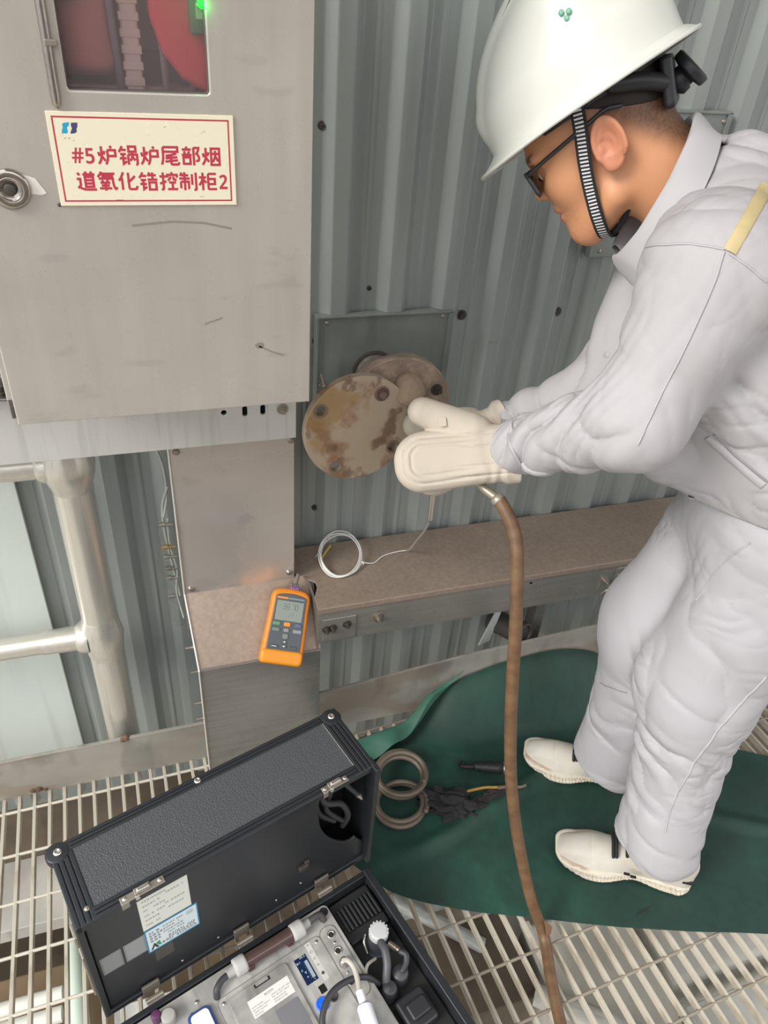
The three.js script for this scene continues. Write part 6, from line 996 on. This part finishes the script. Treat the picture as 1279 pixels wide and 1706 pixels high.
// ---------------------------------------------------------------- shoes
M.shoe = std({ color: 0xcfcfca, roughness: 0.75, map: rep(tex(256, 256, (u, v) => mixc([0.88, 0.84, 0.80], [1, 1, 0.98], fbm(u * 4, v * 4, 301, 4, 5))), 5) });
M.sole = std({ color: 0xcdc6ba, roughness: 0.7, map: rep(tex(256, 256, (u, v) => mixc([0.86, 0.79, 0.74], [1, 1, 0.98], smooth(0.2, 0.6, fbm(u * 5, v * 5, 307, 5, 5)))), 6) });
function shoe(toe, heel, side, label) {
  const X = toe.clone().sub(heel); const Lg = X.length(); X.normalize(); const Zs = X.clone().cross(V(0, 1, 0)).normalize();   // x to the toe, z to the wearer's right
  const mat = new THREE.Matrix4().makeBasis(X, V(0, 1, 0), Zs).setPosition(heel);
  const k = Lg / 0.29, half = (x) => { const t = x / 0.29; return 0.0335 + 0.016 * Math.exp(-(((t - 0.70) / 0.20) ** 2)) - 0.004 * Math.exp(-(((t - 0.42) / 0.14) ** 2)); }, mid = (x) => side * -0.010 * Math.sin(Math.min(1, x / 0.29) * 2.6);
  const outline = (x, z, grow) => { const t = Math.max(0.032, Math.min(0.29 - 0.044, x)), h = half(t) + grow, dz = Math.max(0, Math.abs(z - mid(t)) - (h - 0.028)), dx = Math.max(0, (0.032 - x), (x - 0.246) * (0.028 + grow) / 0.044); return Math.hypot(dz, dx) - 0.028; };
  const low = (x) => 0.016 * smooth(0.20, 0.29, x) ** 1.5 + 0.006 * smooth(0.04, 0, x) + 0.007 * Math.exp(-(((x - 0.125) / 0.035) ** 2));
  const sole = (x, y, z) => { const o = outline(x, z, 0.0035 - 0.006 * smooth(0.018, 0.032, y) + 0.003 * smooth(0.015, 0.003, y)), b = low(x), top = 0.027 + 0.012 * smooth(0.10, 0.0, x) + 0.002 * smooth(0.22, 0.29, x), gr = 0.0012 * Math.sin(Math.atan2(z, x - 0.14) * 0 + (x + z * 0.6) * 1150) * smooth(0.021, 0.017, y) * smooth(0.004, 0.008, y); return smax(smax(o - gr, y - top, 0.006), b - y, 0.006); };
  const upper = (x, y, z) => {
    const o = outline(x, z, 0.0015 - 0.10 * Math.max(0, y - 0.05) * smooth(0.05, 0.2, x)), hgt = 0.062 + 0.034 * smooth(0.175, 0.075, x) + 0.006 * smooth(0.06, 0, x) - 0.016 * smooth(0.20, 0.28, x), zz = (z - mid(x)) / 0.05;
    let d = smax(o, (y - hgt) * 0.9 + 0.030 * zz * zz * smooth(0.03, 0.12, x), 0.030); d = smax(d, 0.022 - y, 0.004);
    d = smax(d, -ell(x, y, z, 0.055, 0.125, mid(0.05), 0.046, 0.055, 0.028), 0.008);
    const seam = Math.exp(-(((x - 0.215 - 0.25 * (y - 0.04)) / 0.0016) ** 2)) + Math.exp(-(((x - 0.150 - 0.4 * (y - 0.06)) / 0.0016) ** 2)) * 0.7; return d + 0.0007 * seam - 0.0012 * (noise3(x * 40 + 9, y * 40 + 9, z * 40 + 9, 311) - 0.5);
  };
  const lo = [-0.012, -0.004, -0.07], hi = [0.302, 0.115, 0.07], sc = new THREE.Matrix4().makeScale(k, k, k);
  const m = part('shoe', netSurface(upper, lo, hi, 0.0042, 0.0012).applyMatrix4(sc).applyMatrix4(mat), M.shoe, person, label);
  part('sole', netSurface(sole, lo, hi, 0.0034, 0.001).applyMatrix4(sc).applyMatrix4(mat), M.sole, m);
  const lace = std({ color: 0x1e2022, roughness: 0.8 });
  for (const [x, y, w] of [[0.176, 0.0715, 0.027], [0.170, 0.0740, 0.027], [0.150, 0.081, 0.025], [0.134, 0.087, 0.022]]) part('lace', tube([[x, y - 0.011, -w + mid(x)], [x + 0.002, y - 0.001, -w * 0.55 + mid(x)], [x + 0.002, y + 0.002, mid(x)], [x + 0.002, y - 0.001, w * 0.55 + mid(x)], [x, y - 0.011, w + mid(x)]], 0.0034, 24, 8).scale(k, k, k).applyMatrix4(mat), lace, m);
  for (const [x, y] of [[0.150, 0.058], [0.136, 0.053]]) part('eyelet_mark', box(x - 0.006, y - 0.002, -0.047 * side * -1 - 0.002, x + 0.006, y + 0.002, -0.047 * side * -1 + 0.003, 0.001).scale(k, k, k).applyMatrix4(mat), lace, m);
  part('heel_tab', [box(0.004, 0.045, -0.018, 0.012, 0.074, 0.018, 0.004), box(0.010, 0.044, -0.033, 0.035, 0.053, -0.028, 0.002), box(0.010, 0.044, 0.028, 0.035, 0.053, 0.033, 0.002)].map((g) => g.scale(k, k, k).applyMatrix4(mat)), lace, m, 'black heel tab');
}
shoe(V(0.722, 0.006, -0.708), V(0.982, 0.006, -0.568), -1, 'off-white running shoe on the near foot');
shoe(V(0.772, 0.008, -0.965), V(1.022, 0.008, -0.812), 1, 'off-white running shoe on the far foot');
// ---------------------------------------------------------------- hard hat with ratchet and chin strap, in the head's axes
{
  const shellM = phys({ color: 0xd9dbd4, roughness: 0.28, clearcoat: 0.35, clearcoatRoughness: 0.2, side: THREE.DoubleSide });
  const NA = 120, NV = 44, surf = (grow) => {
    const pos = [];
    for (let i = 0; i < NA; i++) for (let j = 0; j <= NV; j++) {
      const a = i / NA * 2 * Math.PI, v = j / NV, c = Math.cos(a), s = Math.sin(a), front = Math.max(0, c);
      // dome: an ellipse that is longer behind, steeper in front; the rim flares, most at the peak
      const R = 1 / Math.hypot(c / (c > 0 ? 0.150 : 0.121), s / 0.112), top = 0.238, rimU = 0.062, ph = Math.min(1, v / 0.86) * Math.PI / 2;
      let r = R * Math.sin(ph) ** (0.92 + 0.68 * front), u = rimU + 0.012 + (top - rimU - 0.012) * Math.cos(ph) ** 0.86;
      if (v > 0.86) { const k = (v - 0.86) / 0.14, out = 0.010 + 0.020 * front ** 3 + 0.006 * smooth(0.7, 1, -c); r = R + out * k ** 0.9; u = rimU + 0.012 - (0.012 + 0.006 * front ** 3) * k ** (1.2 - 0.5 * front); }
      // a broad V rib over the crown and a moulded step above the rim
      const rib = Math.exp(-((s * r / 0.036) ** 6)) * smooth(0.88, 0.74, v) * (c > 0 || v < 0.3 ? 1 : 0.35); r += 0.009 * rib * Math.sin(ph); u += 0.008 * rib * Math.cos(ph);
      r += 0.0034 * smooth(0.690, 0.715, v); r = Math.max(1e-4, r + grow); u += grow * Math.cos(ph);
      const f = r * c - 0.008 + 0.0; pos.push(f, u, r * s);
    } return pos;
  };
  const P = [...surf(0), ...surf(-0.0028)], ix = [], W = NV + 1, O = NA * W;
  for (let i = 0; i < NA; i++) for (let j = 0; j < NV; j++) { const a = i * W + j, b = ((i + 1) % NA) * W + j; ix.push(a, b, a + 1, b, b + 1, a + 1); ix.push(O + a, O + a + 1, O + b, O + b, O + a + 1, O + b + 1); }
  for (let i = 0; i < NA; i++) { const a = i * W + NV, b = ((i + 1) % NA) * W + NV; ix.push(a, b, O + a, b, O + b, O + a); }
  const g = new THREE.BufferGeometry(); g.setIndex(ix); g.setAttribute('position', new THREE.Float32BufferAttribute(P, 3)); g.computeVertexNormals(); inHead(g);
  const hat = part('hard_hat', g, shellM, person, 'white hard hat');
  part('rim_bead', inHead(tube(Array.from({ length: 60 }, (_, i) => { const k = (i * 2 * W + NV) * 3; return [P[k], P[k + 1] - 0.0008, P[k + 2]]; }), 0.0030, 240, 8, true)), shellM, hat);
  part('vent_slot', inHead(tube([[0.030, 0.2185, 0.0355], [0.046, 0.2085, 0.0365]], 0.0022, 8, 8)), M.rubber, hat);
  const mk = std({ color: 0x86bfa8, roughness: 0.5 });
  part('faded_mark', [[-0.003, 0], [0.005, 0.004], [0.002, -0.005]].map(([a, b]) => inHead(lathe(V(-0.030 + a, 0.158 + b, 0.1005), V(0, 0.35, 1), [[0.0035, -0.004], [0.0035, 0.0012], [0, 0.0014]], 10))), mk, hat, 'faded green mark');
  // harness band, ratchet knob at the nape
  const blk = std({ color: 0x222428, roughness: 0.45 });
  part('harness_band', inHead(slab((() => { const s = new THREE.Shape(); s.absellipse(-0.002, 0, 0.101, 0.081, 0, Math.PI * 2); const h = new THREE.Path(); h.absellipse(-0.002, 0, 0.0985, 0.0785, 0, Math.PI * 2, true); s.holes.push(h); return s; })(), 0, 0.028, 0.0004, 1, 60).rotateX(-Math.PI / 2).translate(0, 0.055, 0)), blk, hat);
  part('nape_cradle', [inHead(new RoundedBoxGeometry(0.016, 0.062, 0.10, 4, 0.007).rotateZ(0.30).translate(-0.094, 0.026, 0)), inHead(tube([[-0.040, 0.060, 0.078], [-0.070, 0.044, 0.062], [-0.092, 0.026, 0.040]], 0.011, 24, 10)), inHead(tube([[-0.040, 0.060, -0.078], [-0.070, 0.044, -0.062], [-0.092, 0.026, -0.040]], 0.011, 24, 10))], blk, hat);
  const kd = V(-1, 0.28, 0).normalize(), kp = V(-0.098, 0.018, 0), knob = [lathe(kp, kd, [[0.012, -0.004], [0.017, 0], [0.017, 0.010], [0.0145, 0.011], [0.0145, 0.016], [0.024, 0.018], [0.0255, 0.021], [0.0255, 0.029], [0.022, 0.031], [0, 0.030]], 36)];
  part('ratchet_knob', knob.map(inHead), blk, hat, 'black ratchet knob');
  // chin strap: woven black band with white dashes, down the left cheek, under the chin and up the other side
  const path = new THREE.CatmullRomCurve3([[0.004, 0.074, 0.083], [0.016, 0.035, 0.0805], [0.029, 0.0, 0.0745], [0.040, -0.035, 0.066], [0.049, -0.068, 0.054], [0.054, -0.094, 0.038], [0.054, -0.107, 0.016], [0.052, -0.109, 0], [0.054, -0.107, -0.016], [0.054, -0.094, -0.038], [0.049, -0.068, -0.054], [0.040, -0.035, -0.066], [0.029, 0.0, -0.0745], [0.004, 0.074, -0.083]].map((q) => { const p = V(...q), o = p.clone().sub(V(0.02, 0, 0)).setX(0).normalize(); for (let i = 0; i < 60 && headField(p.x, p.y, p.z) < 0.0015; i++) p.addScaledVector(o, 0.001); return p; }));
  const ribbon = (w, lift, t0, t1, n) => { const pos = [], id = []; for (let i = 0; i <= n; i++) { const t = t0 + (t1 - t0) * i / n, p = path.getPointAt(t), tg = path.getTangentAt(t), c = V(0.02, -0.02, 0).sub(p).negate(); c.addScaledVector(tg, -c.dot(tg)).normalize(); const b = tg.clone().cross(c).normalize(); for (const [a, h] of [[-1, lift - 0.0012], [-1, lift], [1, lift], [1, lift - 0.0012]]) { const q = p.clone().addScaledVector(b, a * w / 2).addScaledVector(c, h); pos.push(q.x, q.y, q.z); } if (i < n) for (let j = 0; j < 4; j++) { const k = i * 4 + j, k2 = i * 4 + (j + 1) % 4; id.push(k, k + 4, k2, k2, k + 4, k2 + 4); } } const q = new THREE.BufferGeometry(); q.setIndex(id); q.setAttribute('position', new THREE.Float32BufferAttribute(pos, 3)); const q2 = q.toNonIndexed(); q2.computeVertexNormals(); return inHead(q2); };
  const band = std({ color: 0x1d1d20, roughness: 0.8, side: THREE.DoubleSide }), dash = std({ color: 0xd6d6da, roughness: 0.7, side: THREE.DoubleSide });
  part('chin_strap', ribbon(0.0190, 0.0030, 0, 1, 120), band, hat, 'black and white woven chin strap');
  const dashes = []; for (let k = 0; k < 44; k++) { const t = 0.012 + k * 0.0104; dashes.push(ribbon(0.0115, 0.0036, t, t + 0.0050, 2)); } part('strap_weave', dashes, dash, hat).userData.kind = 'stuff';
  part('strap_slide', inHead(tube([[0.052, -0.108, 0.022], [0.040, -0.105, 0.026], [0.026, -0.098, 0.030], [0.014, -0.088, 0.036]], 0.0042, 20, 8)), band, hat);
}
// ---------------------------------------------------------------- glasses
{
  const fm = std({ color: 0x26282a, roughness: 0.35 });
  const frame = (s) => { const o = roundRect(-0.0285, -0.0205, 0.0285, 0.0180, 0.007), h = roundRect(-0.0255, -0.0175, 0.0255, 0.0150, 0.006, THREE.Path); o.holes.push(h); return slab(o, -0.002, 0.002, 0.0006, 2).applyMatrix4(new THREE.Matrix4().makeRotationFromEuler(new THREE.Euler(0.10, Math.PI / 2 - s * 0.26, 0, 'YXZ')).setPosition(0.1120, 0.011, s * 0.0345)); };
  const gl = part('glasses', [1, -1].map((s) => inHead(frame(s))).concat([inHead(tube([[0.1185, 0.016, 0.008], [0.121, 0.018, 0], [0.1185, 0.016, -0.008]], 0.0016, 16, 8))]), fm, person, 'black rectangular glasses');
  for (const s of [1, -1]) {
    part('lens', inHead(slab(roundRect(-0.0258, -0.0178, 0.0258, 0.0152, 0.006), -0.0008, 0.0008, 0).applyMatrix4(new THREE.Matrix4().makeRotationFromEuler(new THREE.Euler(0.10, Math.PI / 2 - s * 0.26, 0, 'YXZ')).setPosition(0.1120, 0.011, s * 0.0345))), phys({ color: 0x737e79, transmission: 0.75, thickness: 0, roughness: 0.03, ior: 1.55 }), gl);
    part('temple', inHead(tube([[0.1050, 0.023, s * 0.0610], [0.100, 0.0245, s * 0.0665], [0.08, 0.028, s * 0.071], [0.04, 0.033, s * 0.0775], [0.0, 0.038, s * 0.083], [-0.022, 0.040, s * 0.083], [-0.038, 0.034, s * 0.081]], 0.0029, 50, 8)), fm, gl);
  }
}
renderer.render(scene, camera);
